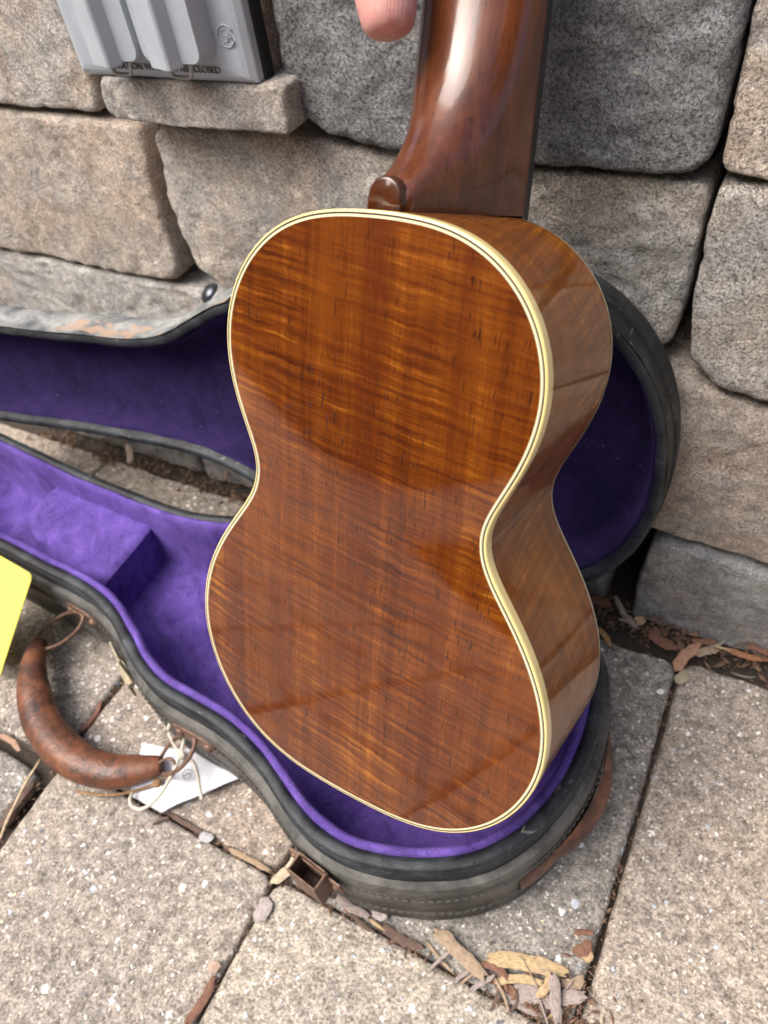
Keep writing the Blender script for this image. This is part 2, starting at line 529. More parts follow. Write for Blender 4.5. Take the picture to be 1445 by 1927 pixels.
def skin_material():
    m, nt, b = mat_new("skin")
    N = NT(nt)
    pos = N.n("ShaderNodeNewGeometry").outputs['Position']
    n1 = N.noise(pos, 120, 4, 0.6)
    N.l(N.ramp(n1, [(0.3, (0.47, 0.19, 0.18)), (0.5, (0.58, 0.29, 0.265)), (0.7, (0.63, 0.36, 0.31))]), b.inputs['Base Color'])
    b.inputs['Roughness'].default_value = 0.42
    b.inputs['Subsurface Weight'].default_value = 0.25
    b.inputs['Subsurface Radius'].default_value = (0.004, 0.0015, 0.0008)
    b.inputs['Subsurface Scale'].default_value = 1.0
    w = N.n("ShaderNodeTexWave", wave_type='BANDS')
    w.inputs['Scale'].default_value = 330
    w.inputs['Distortion'].default_value = 6
    w.inputs['Detail'].default_value = 2
    w.inputs['Detail Scale'].default_value = 0.3
    N.l(pos, w.inputs['Vector'])
    N.l(N.bump(N.math('ADD', N.math('MULTIPLY', w.outputs['Fac'], 0.5), N.noise(pos, 900, 2)), 0.00016, 0.7), b.inputs['Normal'])
    return m

def chip_material():
    """dry wood chip; colour per object"""
    m, nt, b = mat_new("dry_chip")
    N = NT(nt)
    pos = N.n("ShaderNodeNewGeometry").outputs['Position']
    t1 = N.n("ShaderNodeAttribute", attribute_type='OBJECT', attribute_name='tint_a').outputs['Color']
    uv = N.n("ShaderNodeTexCoord").outputs['UV']
    gr = N.math('ADD', N.math('MULTIPLY', N.noise(N.mapping(uv, scale=(2.5, 16, 1)), 1.0, 3, 0.6, 0.3), 0.65), N.math('MULTIPLY', N.noise(pos, 420, 4, 0.7, 0.4), 0.35))
    col = N.mix(1.0, t1, N.ramp(gr, [(0.34, 0.38), (0.5, 0.95), (0.66, 1.4)]), 'MULTIPLY')
    N.l(col, b.inputs['Base Color'])
    b.inputs['Roughness'].default_value = 0.85
    N.l(N.bump(gr, 0.0005, 0.8), b.inputs['Normal'])
    return m

M_STONE = stone_material()
M_PAVER = paver_material()
M_KOA = koa_material("koa_back")
M_SIDE = koa_material("koa_side", True)
M_NECK = neck_material()
M_CAP = neck_material("heel_cap_wood", 0.55)
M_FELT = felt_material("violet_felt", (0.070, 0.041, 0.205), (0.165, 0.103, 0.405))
M_FELT_LID_SHADE = felt_material("violet_felt_lid_shade", (0.015, 0.0095, 0.046), (0.030, 0.0195, 0.082))  # same felt as the tray, colour darkened for shade inside the lid
M_SHELL = vinyl_material("case_cloth_dusty", (0.036, 0.036, 0.034), (0.165, 0.16, 0.148), 0.38, 0.66)
M_RIM = vinyl_material("case_rim_cloth", (0.009, 0.011, 0.014), (0.058, 0.072, 0.083), 0.44, 0.74, 0.45)
M_LIDOUT = vinyl_material("lid_cloth", (0.012, 0.014, 0.015), (0.075, 0.077, 0.073), 0.48, 0.74, 0.55)
M_LIDWORN = vinyl_material("lid_cloth_worn", (0.055, 0.065, 0.075), (0.36, 0.37, 0.36), 0.38, 0.64, 0.6, (34, 0.59, (0.36, 0.26, 0.19)))
M_LEATHER = leather_material()
M_RUST = rust_material()
M_BRASS = rust_material("tarnished_plate", (0.23, 0.20, 0.13), (0.42, 0.38, 0.27))
M_IVORY = simple("ivoroid_face", (0.70, 0.63, 0.41), 0.3, coat=0.6, var=0.04)
M_BIND = simple("aged_binding", (0.82, 0.655, 0.28), 0.28, coat=0.8, var=0.05, vscale=25)
M_BLACK = simple("black_purfling", (0.015, 0.017, 0.022), 0.35, coat=0.5)
M_EBONY = simple("ebony_fretboard", (0.012, 0.011, 0.011), 0.45, var=0.3)
M_GREY = simple("grey_enamel", (0.40, 0.45, 0.51), 0.40, bump=(900, 0.00012), var=0.07, vscale=60)
M_GASKET = simple("black_gasket", (0.012, 0.012, 0.013), 0.8)
M_LETTER_SHADE = simple("raised_letter_shadow", (0.13, 0.13, 0.125), 0.6)  # dark colour stands in for the shadow on the raised letters
M_LATCHTAB = simple("cover_tab_grey", (0.36, 0.36, 0.345), 0.4)
M_SOIL = simple("joint_sand", (0.075, 0.060, 0.046), 0.95, bump=(500, 0.002), var=0.5, vscale=90)
M_YELLOW = simple("yellow_card", (0.90, 0.80, 0.13), 0.55)
M_PRINT = simple("grey_print", (0.45, 0.44, 0.16), 0.6)
M_PAPER = simple("white_card", (0.78, 0.80, 0.84), 0.28, spec=0.5, coat=0.3)
M_PENCIL = simple("pencil_mark", (0.42, 0.43, 0.47), 0.7)
M_STRING = simple("cotton_string", (0.62, 0.57, 0.48), 0.9, bump=(1500, 0.0006))
M_THREAD = simple("dusty_thread", (0.085, 0.08, 0.072), 0.9)
M_TWINE = simple("brown_twine", (0.33, 0.20, 0.10), 0.9, bump=(1500, 0.0006), var=0.3, vscale=300)
M_SKIN = skin_material()
M_CHIP = chip_material()
M_DOME = simple("steel_dome", (0.09, 0.10, 0.12), 0.35, metal=0.9)

# ------------------------------------------------------------------ setting: blocks and pavers
def block(poly, y_front, rad, depth, axis, n=150, rings=26, seed=0, wob=0.0022, rough=0.0012, bulge=0.0, corner=0.004, chips=0.0):
    """rounded rough block. poly: outline in the face plane (x,z for a wall, x,y for paving), centre-star-shaped."""
    P = resample(np.asarray(poly, float), 500)
    per = np.linalg.norm(np.diff(P, axis=0), axis=1).sum()
    kk = max(1, int(round(corner / (per / 500))))
    for _ in range(2):
        P = sum(np.roll(P, k, 0) for k in range(-kk, kk + 1)) / (2 * kk + 1)
    P = resample(P, n)
    Q3 = np.c_[P, np.zeros(n)]
    cen = P.mean(0)
    dirs = P - cen
    L = np.linalg.norm(dirs, axis=1)[:, None]
    P = P + dirs / L * (vnoise(Q3, 45, seed, 3) * wob + np.minimum(0, vnoise(Q3, 150, seed + 40, 3) + .12) * wob * chips)[:, None]
    ts = np.r_[np.linspace(0, 0.25, int(rings * 0.6)) ** 1.3 / 0.25 ** 0.3, np.linspace(0.28, 1.0, rings - int(rings * 0.6))]
    V = []
    rows = []
    for t in ts:
        rows.append(cen + (P - cen) * (1 - t))
    X = np.concatenate(rows)
    A, B = P, np.roll(P, -1, 0)
    AB = B - A
    den = (AB ** 2).sum(1)
    dist = np.empty(len(X))
    for k in range(0, len(X), 2000):
        x = X[k:k + 2000]
        tt = np.clip(((x[:, None] - A[None]) * AB[None]).sum(2) / den[None], 0, 1)
        c = A[None] + tt[..., None] * AB[None]
        dist[k:k + 2000] = np.sqrt(((x[:, None] - c) ** 2).sum(2).min(1))
    r2 = rad * (1 + 0.55 * vnoise(np.c_[X, np.zeros(len(X))], 22, seed + 5, 2) + (0.5 if chips else 0.0) * vnoise(np.c_[X, np.zeros(len(X))], 120, seed + 25, 2))
    q = np.clip(dist / r2, 0, 1)
    h = -r2 * (1 - np.sqrt(np.clip(1 - (1 - q) ** 2, 0, 1)))
    w3 = np.c_[X, np.full(len(X), y_front)]
    h = h + rough * vnoise(w3, 40, seed + 9, 3) + rough * 0.6 * vnoise(w3, 170, seed + 19, 3)
    h = h + bulge * np.clip(dist / 0.04, 0, 1)
    # back ring first
    Vb = np.c_[P, np.full(n, -depth)]
    Vf = np.c_[X, h]
    Vl = np.r_[Vb, Vf]
    if axis == 'y':
        V = np.c_[Vl[:, 0], y_front - Vl[:, 2], Vl[:, 1]]
        flip = False
    else:
        V = np.c_[Vl[:, 0], Vl[:, 1], y_front + Vl[:, 2]]
        flip = False
    area = 0.5 * np.sum(P[:, 0] * np.roll(P[:, 1], -1) - np.roll(P[:, 0], -1) * P[:, 1])
    F = grid_faces(len(ts) + 1, n, flip=(area < 0))
    return V, F

def tints(o, a, b_, coarse=0.4):
    o['tint_a'] = [float(x) for x in a]
    o['tint_b'] = [float(x) for x in b_]
    o['coarse'] = float(coarse)

TAN = (0.60, 0.53, 0.455)
TAN2 = (0.52, 0.475, 0.42)
PINK = (0.60, 0.50, 0.415)
GREY = (0.48, 0.475, 0.46)
DARK = (0.225, 0.236, 0.250)
DARK2 = (0.295, 0.302, 0.310)
PALE = (0.58, 0.565, 0.535)

wall = new_empty("stone_wall", "garden wall of tumbled tan and grey concrete blocks behind the case", "wall", Matrix.Translation((-0.3, 0.05, 0)))
STONES = [
    ([(-.62, .306), (-.50, .308), (-.379, .3075), (-.3725, .318), (-.3715, .330), (-.374, .345), (-.377, .364), (-.379, .436), (-.62, .436)], -.003, 0.0047, TAN, PALE, .5),
    ([(-0.3476, 0.3347), (-0.2291, 0.3350), (-0.2323, 0.3121), (-0.2552, 0.3118), (-0.3034, 0.3122), (-0.3434, 0.3135), (-0.3500, 0.3158), (-0.3494, 0.3272)], -.020, 0.0025, TAN2, GREY, .3),
    ([(-.374, .331), (-.2445, .331), (-.2425, .362), (-.2435, .436), (-.375, .436)], -.003, 0.0022, PINK, TAN2, .6),
    ([(-.2395, .436), (-.2395, .364), (-.2390, .345), (-.2365, .328), (-.229, .315), (-.2205, .3085), (-.20, .3045), (-.181, .3025), (-.15, .302), (-.114, .3005), (-.085, .302), (-.055, .3025), (-.043, .3045), (-.0375, .3115), (-.0358, .346), (-.0352, .364), (-.0352, .436)], -.006, 0.0047, DARK2, DARK, 1.0),
    ([(-.0338, .436), (-.0345, .3055), (-.016, .3030), (.06, .303), (.14, .304), (.145, .436)], -.002, 0.0036, PINK, TAN, .8),
    ([(-.57, .303), (-.466, .304), (-.383, .304), (-.354, .3005), (-.3505, .29), (-.3545, .273), (-.3580, .24), (-.357, .212), (-.364, .2005), (-.407, .1975), (-.487, .1985), (-.57, .1995)], -.002, 0.0047, PINK, TAN2, .4),
    ([(-.344, .297), (-.335, .302), (-.296, .3025), (-.246, .3025), (-.181, .2985), (-.150, .2985), (-.147, .29), (-.148, .21), (-.16, .2), (-.25, .197), (-.326, .1985), (-.342, .211), (-.3485, .235), (-.3495, .257), (-.3465, .28)], 0.0, 0.0047, TAN, GREY, .4),
    ([(-.142, .297), (-.114, .2982), (-.07, .2996), (-.039, .2998), (-.0362, .295), (-.0368, .279), (-.0370, .245), (-.0395, .218), (-.055, .207), (-.09, .205), (-.14, .205)], -.001, 0.0040, GREY, TAN2, .6),
    ([(-.0330, .2995), (-.015, .3005), (.05, .299), (.13, .298), (.135, .21), (.1, .193), (.01, .1955), (-.016, .2005), (-.0295, .213), (-.0338, .24), (-.0345, .28)], -.004, 0.0047, GREY, TAN2, .7),
    ([(-.16, .196), (-.06, .202), (-.034, .203), (-.02, .196), (.011, .189), (.09, .187), (.095, .078), (.039, .0765), (-.022, .0805), (-.15, .08)], -.001, 0.0047, TAN2, PINK, .35),
    ([(-.0285, .070), (-.02, .0752), (.01, .0745), (.04, .0715), (.12, .072), (.125, -.01), (.0, -.01), (-.0305, -.01), (-.0315, .03)], -.005, 0.0047, GREY, DARK2, .35),
    ([(-.20, .073), (-.05, .07), (-.051, -.01), (-.20, -.01)], .0, 0.0047, DARK2, GREY, .4),
    ([(-.62, .1955), (-.5, .1965), (-.408, .1945), (-.36, .1955), (-.33, .191), (-.32, .18), (-.32, .08), (-.62, .08)], .0, 0.0047, PALE, PALE, .3),
    ([(-.312, .194), (-.17, .1945), (-.165, .08), (-.312, .08)], .0, 0.0047, GREY, TAN2, .4),
    ([(-.62, .076), (-.42, .076), (-.42, -.01), (-.62, -.01)], .0, 0.0047, TAN2, GREY, .4),
    ([(-.415, .076), (-.206, .076), (-.206, -.01), (-.415, -.01)], .0, 0.0047, GREY, TAN2, .4),
]
for i, (poly, yf, rad, ta, tb, co) in enumerate(STONES):
    pts = [(p[0], p[1]) for p in poly]
    V, F = block(pts, yf, rad, 0.075 + yf, 'y', n=240, rings=44, seed=11 * i + 3, wob=0.0012, rough=0.0016 + 0.0012 * co, bulge=0.0006, corner=.0022, chips=1.5)
    s = mk("stone", V, F, M_STONE, wall)
    tints(s, ta, tb, co)
# the rest of the wall, beyond the picture: the same blocks in plain courses
proto = []
for w_, h_ in ((.30, .10), (.20, .10), (.26, .115), (.18, .072)):
    V, F = block([(-w_ / 2, -h_ / 2), (w_ / 2, -h_ / 2), (w_ / 2, h_ / 2), (-w_ / 2, h_ / 2)], 0.0, .009, .07, 'y', n=64, rings=9, seed=int(w_ * 1000), wob=.002)
    proto.append((w_ + .004, h_, V, F))
protomesh = []
for w_, h_, V, F in proto:
    me = bpy.data.meshes.new("stone")
    me.from_pydata(V.tolist(), [], F)
    me.polygons.foreach_set("use_smooth", [True] * len(F))
    me.materials.append(M_STONE)
    protomesh.append((w_, h_, me))
def far_stone(k, x, z):
    w_, h_, me = protomesh[k]
    o = bpy.data.objects.new("stone", me)
    C.objects.link(o)
    o.parent = wall
    o.location = (x + w_ / 2 + 0.3, rnd.uniform(-.004, .002) - 0.05, z + h_ / 2)
    pal = [TAN, TAN2, PINK, GREY, DARK2, PALE]
    tints(o, rnd.choice(pal), rnd.choice(pal), rnd.uniform(.3, .9))
for z, ks, spans in ((-.01, (3,), ((-1.55, -.63), (.13, 1.1))), (.078, (2,), ((-1.55, -.63), (.10, 1.1))), (.197, (0, 1), ((-1.55, -.58), (.14, 1.1))), (.312, (2,), ((-1.55, -.63), (.15, 1.1)))):
    for x0, x1 in spans:
        x = x0
        while True:
            k = rnd.choice(ks)
            if x + protomesh[k][0] > x1 + 0.02: break
            far_stone(k, x, z)
            x += protomesh[k][0]
V, F = box(-0.225, 0.465, 0.205, 2.65, 0.80, 0.43)
mk("core", V, F, M_SOIL, wall, smooth=False)

# paving
pave = new_empty("paving", None, None, Matrix.Translation((-0.08, -0.15, 0)), kind='structure')
V = [(-60, -60, -.011), (60, -60, -.011), (60, 2, -.011), (-60, 2, -.011)]
def ground_material():
    m, nt, b = mat_new("pale_paving_far")
    N = NT(nt)
    pos = N.n("ShaderNodeNewGeometry").outputs['Position']
    col = N.ramp(N.noise(pos, 3, 5, 0.6), [(0.3, (0.36, 0.32, 0.27)), (0.7, (0.47, 0.43, 0.37))])
    sep = N.n("ShaderNodeVectorMath", operation='LENGTH')
    N.l(pos, sep.inputs[0])
    near = N.ramp(N.math('DIVIDE', sep.outputs['Value'], 6.0), [(0.28, 0.0), (0.30, 1.0)])
    col = N.mix(near, (0.065, 0.052, 0.040), col)
    N.l(col, b.inputs['Base Color'])
    b.inputs['Roughness'].default_value = 0.95
    N.l(N.bump(N.noise(pos, 400, 4, 0.7), 0.003, 1.0), b.inputs['Normal'])
    return m
M_GROUND = ground_material()
mk("bedding", V, [(0, 1, 2, 3)], M_GROUND, pave, smooth=False)
X0, DX = .009, .1745
P_SAND = ((0.377, 0.341, 0.298), (0.322, 0.297, 0.268))
P_YEL = ((0.419, 0.383, 0.327), (0.370, 0.344, 0.302))
P_GREY = ((0.306, 0.292, 0.270), (0.274, 0.266, 0.252))
P_PINK = ((0.396, 0.347, 0.297), (0.368, 0.332, 0.296))
P_ROSE = ((0.351, 0.294, 0.252), (0.333, 0.297, 0.261))
ROWS = [(-.2630, -.031), (-.5035, -.2652)]
CT = {(-1, 0): P_PINK, (0, 0): P_GREY, (1, 0): P_ROSE, (2, 0): P_SAND, (3, 0): P_PINK, (1, 1): P_SAND, (0, 1): P_YEL, (2, 1): P_GREY, (-1, 1): P_PINK}
pv = []
for (k, r), tt in CT.items():
    xa, xb = X0 - DX * (k + 1) + .0010, X0 - DX * k - .0010
    ya, yb = ROWS[r]
    if (k, r) == (-1, 0): ya = -.36
    if (k, r) == (-1, 1): yb = -.3645
    if k >= 2 and r == 0: yb = -.020; ya = -.268
    if (k, r) == (2, 1): yb = -.2785; xb -= .006
    if (k, r) == (2, 0): xb -= .002
    if (k, r) == (1, 1): xa += .0035
    if (k, r) == (0, 0): yb = -.036
    if (k, r) == (-1, 0): xa += .0012
    jit = lambda: rnd.uniform(-.0012, .0012)
    e = .004
    poly = [(xa + e, ya), (xb - e, ya), (xb, ya + e), (xb + jit(), (ya + yb) / 2), (xb, yb - e), (xb - e, yb), ((xa + xb) / 2, yb + jit()), (xa + e, yb), (xa, yb - e), (xa + jit(), (ya + yb) / 2), (xa, ya + e)]
    V, F = block(poly, rnd.uniform(-.0008, 0.0), .0040, .05, 'z', n=190, rings=36, seed=100 + 7 * k + 31 * r, wob=0.0009, rough=0.0008, corner=.003, chips=.8)
    p = mk("paver", V, F, M_PAVER, pave)
    tints(p, *tt)
Vp, Fp = block([(-.0845, -.1165), (.0845, -.1165), (.0845, .1165), (-.0845, .1165)], 0.0, .006, .05, 'z', n=48, rings=7, seed=900)
pme = bpy.data.meshes.new("paver")
pme.from_pydata(Vp.tolist(), [], Fp)
pme.polygons.foreach_set("use_smooth", [True] * len(Fp))
pme.materials.append(M_PAVER)
for r in range(0, 7):
    for k in range(-7, 9):
        if (k, r) in CT: continue
        o = bpy.data.objects.new("paver", pme)
        C.objects.link(o)
        o.parent = pave
        yc = -.147 - .2385 * r
        o.location = (X0 - DX * (k + .5) + 0.08, yc + 0.15, rnd.uniform(-.001, 0))
        tints(o, *rnd.choice([P_SAND, P_YEL, P_GREY, P_PINK, P_ROSE]))

# trees far across the paving (seen in the polished back only)
def woods():
    m, nt, b = mat_new("dark_foliage")
    N = NT(nt)
    pos = N.n("ShaderNodeNewGeometry").outputs['Position']
    N.l(N.ramp(N.noise(pos, 1.3, 4), [(0.3, (0.018, 0.030, 0.010)), (0.7, (0.05, 0.075, 0.022))]), b.inputs['Base Color'])
    b.inputs['Roughness'].default_value = 0.8
    V, F = [], []
    r2 = random.Random(3)
    for i in range(16000):
        a = math.radians(r2.uniform(160, 350))
        top = 12.0 + 2.2 * math.sin(a * 9) + 1.4 * math.sin(a * 23 + 1)
        z = r2.uniform(0.0, 1.0) ** 0.8 * top
        R = 15 + r2.uniform(-1.6, 1.6) * (1.1 - z / (top + .1))
        s = r2.uniform(.25, .65)
        c = Vector((R * math.cos(a), R * math.sin(a), z))
        t = Vector((r2.uniform(-1, 1), r2.uniform(-1, 1), r2.uniform(-1, 1))).normalized()
        u = t.orthogonal().normalized() * s
        w = t.cross(u).normalized() * s
        b0 = len(V)
        V += [c + u, c + w, c - u, c - w]
        F.append((b0, b0 + 1, b0 + 2, b0 + 3))
    b0 = len(V)
    for i in range(40):
        a = math.radians(155 + 200 * i / 39)
        for z in (-.02, 10.5): V.append(Vector((17.5 * math.cos(a), 17.5 * math.sin(a), z)))
    for i in range(39): F.append((b0 + 2 * i, b0 + 2 * i + 2, b0 + 2 * i + 3, b0 + 2 * i + 1))
    return mk("woodland", V, F, m, smooth=False)
tag(woods(), "dark green wood standing far across the paving", "woods", kind='stuff')

# ------------------------------------------------------------------ instrument case
CASE_O = Vector((-.30, -.15, 0))
case = new_empty("instrument_case", "open black shaped ukulele case lined with purple felt, lid against the wall", "instrument case", Matrix.Translation(CASE_O))
NEAR = [(-.62, -.168), (-.56, -.171), (-.50, -.173), (-.446, -.175), (-.41, -.178), (-.361, -.180), (-.33, -.188), (-.302, -.204), (-.281, -.215), (-.257, -.221), (-.217, -.222), (-.181, -.232), (-.159, -.244), (-.137, -.253), (-.111, -.255), (-.078, -.246), (-.051, -.23), (-.033, -.207), (-.022, -.178), (-.019, -.147)]
FAR_B = [(-.022, -.118), (-.033, -.088), (-.051, -.071), (-.078, -.063), (-.111, -.060), (-.137, -.060), (-.159, -.062), (-.181, -.065), (-.217, -.069), (-.257, -.070), (-.281, -.075), (-.302, -.084), (-.33, -.091), (-.363, -.092), (-.41, -.090), (-.449, -.088), (-.5, -.083), (-.551, -.078), (-.62, -.075)]
FAR_L = [(-.022, -.116), (-.033, -.087), (-.051, -.064), (-.078, -.048), (-.111, -.039), (-.137, -.040), (-.159, -.047), (-.181, -.055), (-.217, -.063), (-.257, -.066), (-.281, -.074), (-.302, -.084), (-.33, -.091), (-.363, -.092), (-.41, -.090), (-.449, -.088), (-.5, -.083), (-.551, -.078), (-.62, -.075)]
NO = 420
OUT_B = smooth_poly(NEAR + FAR_B, NO)
OUT_L = smooth_poly(NEAR + FAR_L, NO)
ZR = 0.072

def loft_profile(outline, prof, wobble=0.0, seed=0):
    V = []
    for o_, z in prof:
        q = offset_poly(outline, o_)
        zz = np.full(len(q), z)
        if wobble:
            zz = zz + wobble * vnoise(np.c_[q, np.zeros(len(q))], 60, seed, 2)
            q = q + wobble * 0.7 * np.stack([vnoise(np.c_[q, np.full(len(q), 3.)], 70, seed + 1, 2), vnoise(np.c_[q, np.full(len(q), 7.)], 70, seed + 2, 2)], 1)
        V.append(np.c_[q, zz])
    V = np.concatenate(V)
    return V, grid_faces(len(prof), len(outline))

def arc(o0, z0, o1, z1, n, kind):
    out = []
    for i in range(n + 1):
        a = math.pi / 2 * i / n
        if kind == 'out': out.append((o0 + (o1 - o0) * (1 - math.cos(a)), z0 + (z1 - z0) * math.sin(a)))
        else: out.append((o0 + (o1 - o0) * math.sin(a), z0 + (z1 - z0) * (1 - math.cos(a))))
    return out

# bottom shell (outer)
prof = [(.004, .0022)] + arc(-.001, .0030, -.0042, .009, 4, 'in') + [(-.0042, .0205), (-.0042, .0215), (-.0034, .0222), (-.0042, .0230), (-.0042, .0440), (-.0036, .0450), (-.0030, .0455), (-.0036, .0460), (-.0040, .0470), (-.0040, .0555), (-.0030, .0570), (.0012, .0574)]
V, F = loft_profile(OUT_B, prof, 0.0003, 1)
F = list(F) + [tuple(range(NO - 1, -1, -1))]
shell = mk("bottom_shell", V, F, M_SHELL, case, sharp=50)
V, F = [], []
for zz, o_ in ((.0200, -.0044), (.0440, -.0046)):
    q = resample(offset_poly(OUT_B, o_), 330)
    for i in range(330):
        if q[i, 1] > -.10: continue
        p, d = q[i], q[(i + 1) % 330] - q[i]
        nn = np.array([d[1], -d[0]]) / np.linalg.norm(d)
        p1 = p + d * .62
        b0 = len(V)
        for s_ in (0, 1):
            e = (p, p1)[s_]
            V += [(e[0] - nn[0] * .0006, e[1] - nn[1] * .0006, zz + .0005 * s_), (e[0], e[1], zz + .0008 + .0005 * s_), (e[0] + nn[0] * .0006, e[1] + nn[1] * .0006, zz + .0005 * s_), (e[0], e[1], zz - .0006)]
        F += [(b0, b0 + 1, b0 + 5, b0 + 4), (b0 + 1, b0 + 2, b0 + 6, b0 + 5), (b0 + 2, b0 + 3, b0 + 7, b0 + 6), (b0 + 3, b0, b0 + 4, b0 + 7), (b0, b0 + 1, b0 + 2, b0 + 3), (b0 + 4, b0 + 5, b0 + 6, b0 + 7)]
tag(mk("stitching", V, F, M_THREAD, shell, smooth=False), kind='stuff')
# black lip above the ledge
prof = [(.0008, .0572), (.0006, .0690)] + arc(.0006, .0690, .0030, .0722, 4, 'out') + [(.0050, .0726)] + [(.0072, .0720), (.0082, .0705), (.0084, .066)]
V, F = loft_profile(OUT_B, prof, 0.0005, 5)
mk("rim", V, F, M_RIM, shell)
# lining
prof = [(.0078, .0690), (.0084, .0722), (.0102, .0736), (.0122, .0722), (.0134, .0690), (.0138, .0600), (.0140, .030), (.0146, .0175), (.0165, .0140), (.020, .0128)]
V, F = loft_profile(OUT_B, prof, 0.0008, 9)
inner = offset_poly(OUT_B, .020)
F = list(F) + [tuple(range((len(prof) - 1) * NO, len(prof) * NO))]
mk("lining", V, F, M_FELT, shell)
# accessory box in the neck of the case: walls, lid with a stitched panel
bx0, bx1 = -.476, -.3665
bq = [(bx0, -.1690), (bx1, -.1705), (bx1 - .003, -.1015), (bx0, -.0985)]
zt = .0535
V = [(x, y, .012) for x, y in bq] + [(x, y, zt - .0025) for x, y in bq]
F = [(0, 1, 5, 4), (1, 2, 6, 5), (2, 3, 7, 6), (3, 0, 4, 7), (4, 5, 6, 7)]
abox = bevel(mk("accessory_box", V, F, M_FELT, case, smooth=False), .002)
N_ = 46
V, F = [], []
for i in range(N_):
    for j in range(N_):
        s, t = i / (N_ - 1), j / (N_ - 1)
        a = np.array(bq[0]) * (1 - s) + np.array(bq[1]) * s
        b_ = np.array(bq[3]) * (1 - s) + np.array(bq[2]) * s
        p = a * (1 - t) + b_ * t
        e = min(s, 1 - s, t, 1 - t)
        z = zt - .003 * max(0, 1 - e / .05) ** 2
        for (qx, qy, ln, ang) in ((.62, .30, .22, 1.45), (.60, .42, .30, 0.05), (.30, .5, .30, 1.5), (.30, .30, .22, .1)):
            dx, dy = (s - qx), (t - qy)
            al, ac = dx * math.cos(ang) + dy * math.sin(ang), -dx * math.sin(ang) + dy * math.cos(ang)
            if abs(al) < ln / 2: z -= .0016 * math.exp(-(ac / .018) ** 2) * (1 - (abs(al) / (ln / 2)) ** 4)
        V.append((p[0], p[1], z))
V = np.array(V)
V[:, 2] += .0010 * vnoise(V, 55, 4, 3)
mk("box_lid", V, grid_faces(N_, N_, closed=False), M_FELT, abox)

# lid, opened back on its hinges and leaning on the wall
LA, LSL, LANG = np.array([-.1, -.059, .077]), .035, 1.694
a_, p_ = np.array([math.cos(LSL), math.sin(LSL), 0]), np.array([-math.sin(LSL), math.cos(LSL), 0])
def to_lid(V):
    V = np.asarray(V, float)
    q = V[:, :2] - LA[:2]
    u = q @ a_[:2]
    v = q @ p_[:2]
    w = V[:, 2]
    c, s = math.cos(LANG), math.sin(LANG)
    return LA + np.outer(u, a_) + np.outer(v * c + w * s, p_) + np.outer(-v * s + w * c, (0, 0, 1))
prof = [(.0006, -.0004)] + [(.0, .0035), (.0001, .0135), (.0004, .0140), (-.0012, .0146), (-.0012, .0240)] + arc(-.0012, .0240, .004, .0300, 4, 'out') + [(.010, .0306)]
V, F = loft_profile(OUT_L, prof, 0.0004, 21)
F = list(F) + [tuple(range((len(prof) - 1) * NO, len(prof) * NO))]
lid = mk("lid", to_lid(V), F, M_LIDOUT, case, sharp=60)
# worn upper flank of the neck part: its own strip of bleached cloth, 0.6 mm proud
idx = [i for i in range(NO) if -.60 < OUT_L[i, 0] < -.272 and OUT_L[i, 1] < -.13]
idx.sort(key=lambda i: OUT_L[i, 0])
prof = [(-.0004, -.0009), (-.0007, .0035), (-.0006, .0130), (-.0020, .0146), (-.0020, .0240)] + arc(-.0020, .0240, .003, .0306, 3, 'out')
W = []
for o_, z in prof:
    q = offset_poly(OUT_L, o_)[idx]
    W.append(np.c_[q, np.full(len(q), z)])
V = np.concatenate(W)
mk("worn_cloth", to_lid(V), grid_faces(len(prof), len(idx), closed=False), M_LIDWORN, lid)
prof = [(.0008, -.0006), (.0022, -.0014), (.0050, -.0012), (.0066, .0004), (.0070, .0045), (.0075, .0050)]
V, F = loft_profile(OUT_L, prof, 0.0005, 25)
mk("lid_rim", to_lid(V), F, M_RIM, lid)
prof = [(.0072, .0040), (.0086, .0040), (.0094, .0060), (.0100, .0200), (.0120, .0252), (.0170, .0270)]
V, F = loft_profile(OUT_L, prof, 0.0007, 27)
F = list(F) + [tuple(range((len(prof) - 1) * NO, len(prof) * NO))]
mk("lid_lining", to_lid(V), F, M_FELT_LID_SHADE, lid)
# glide stud on the outside of the lid
def dome(center, normal, R, h, n=20, rings=6):
    nrm = Vector(normal).normalized()
    u = nrm.orthogonal().normalized()
    w = nrm.cross(u)
    V, F = [], []
    for i in range(rings):
        a = math.pi / 2 * i / (rings - 1)
        for k in range(n):
            b_ = 2 * math.pi * k / n
            rr = R * math.cos(a) if i < rings - 1 else R * .02
            V.append(Vector(center) + nrm * (h * math.sin(a)) + u * rr * math.cos(b_) + w * rr * math.sin(b_))
    F = grid_faces(rings, n)
    F.append(tuple(range((rings - 1) * n, rings * n)))
    return V, F
V, F = dome((-0.3216, -0.0160, 0.2071), (-.45, -.35, .82), .0075, .0045)
mk("glide", V, F, M_DOME, lid)
# hinges between the two shells
for hx in (-.135, -.235):
    c0 = Vector((hx, -.0595, .0735))
    parts = [tube([c0 + Vector((t, 0.0005 * t, 0)) for t in np.linspace(-.011, .011, 5)], .0016, 8), box(hx, -.0610, .0640, .02, .0012, .017)]
    V, F = merge(parts)
    mk("hinge", V, F, M_RUST, case, smooth=False)

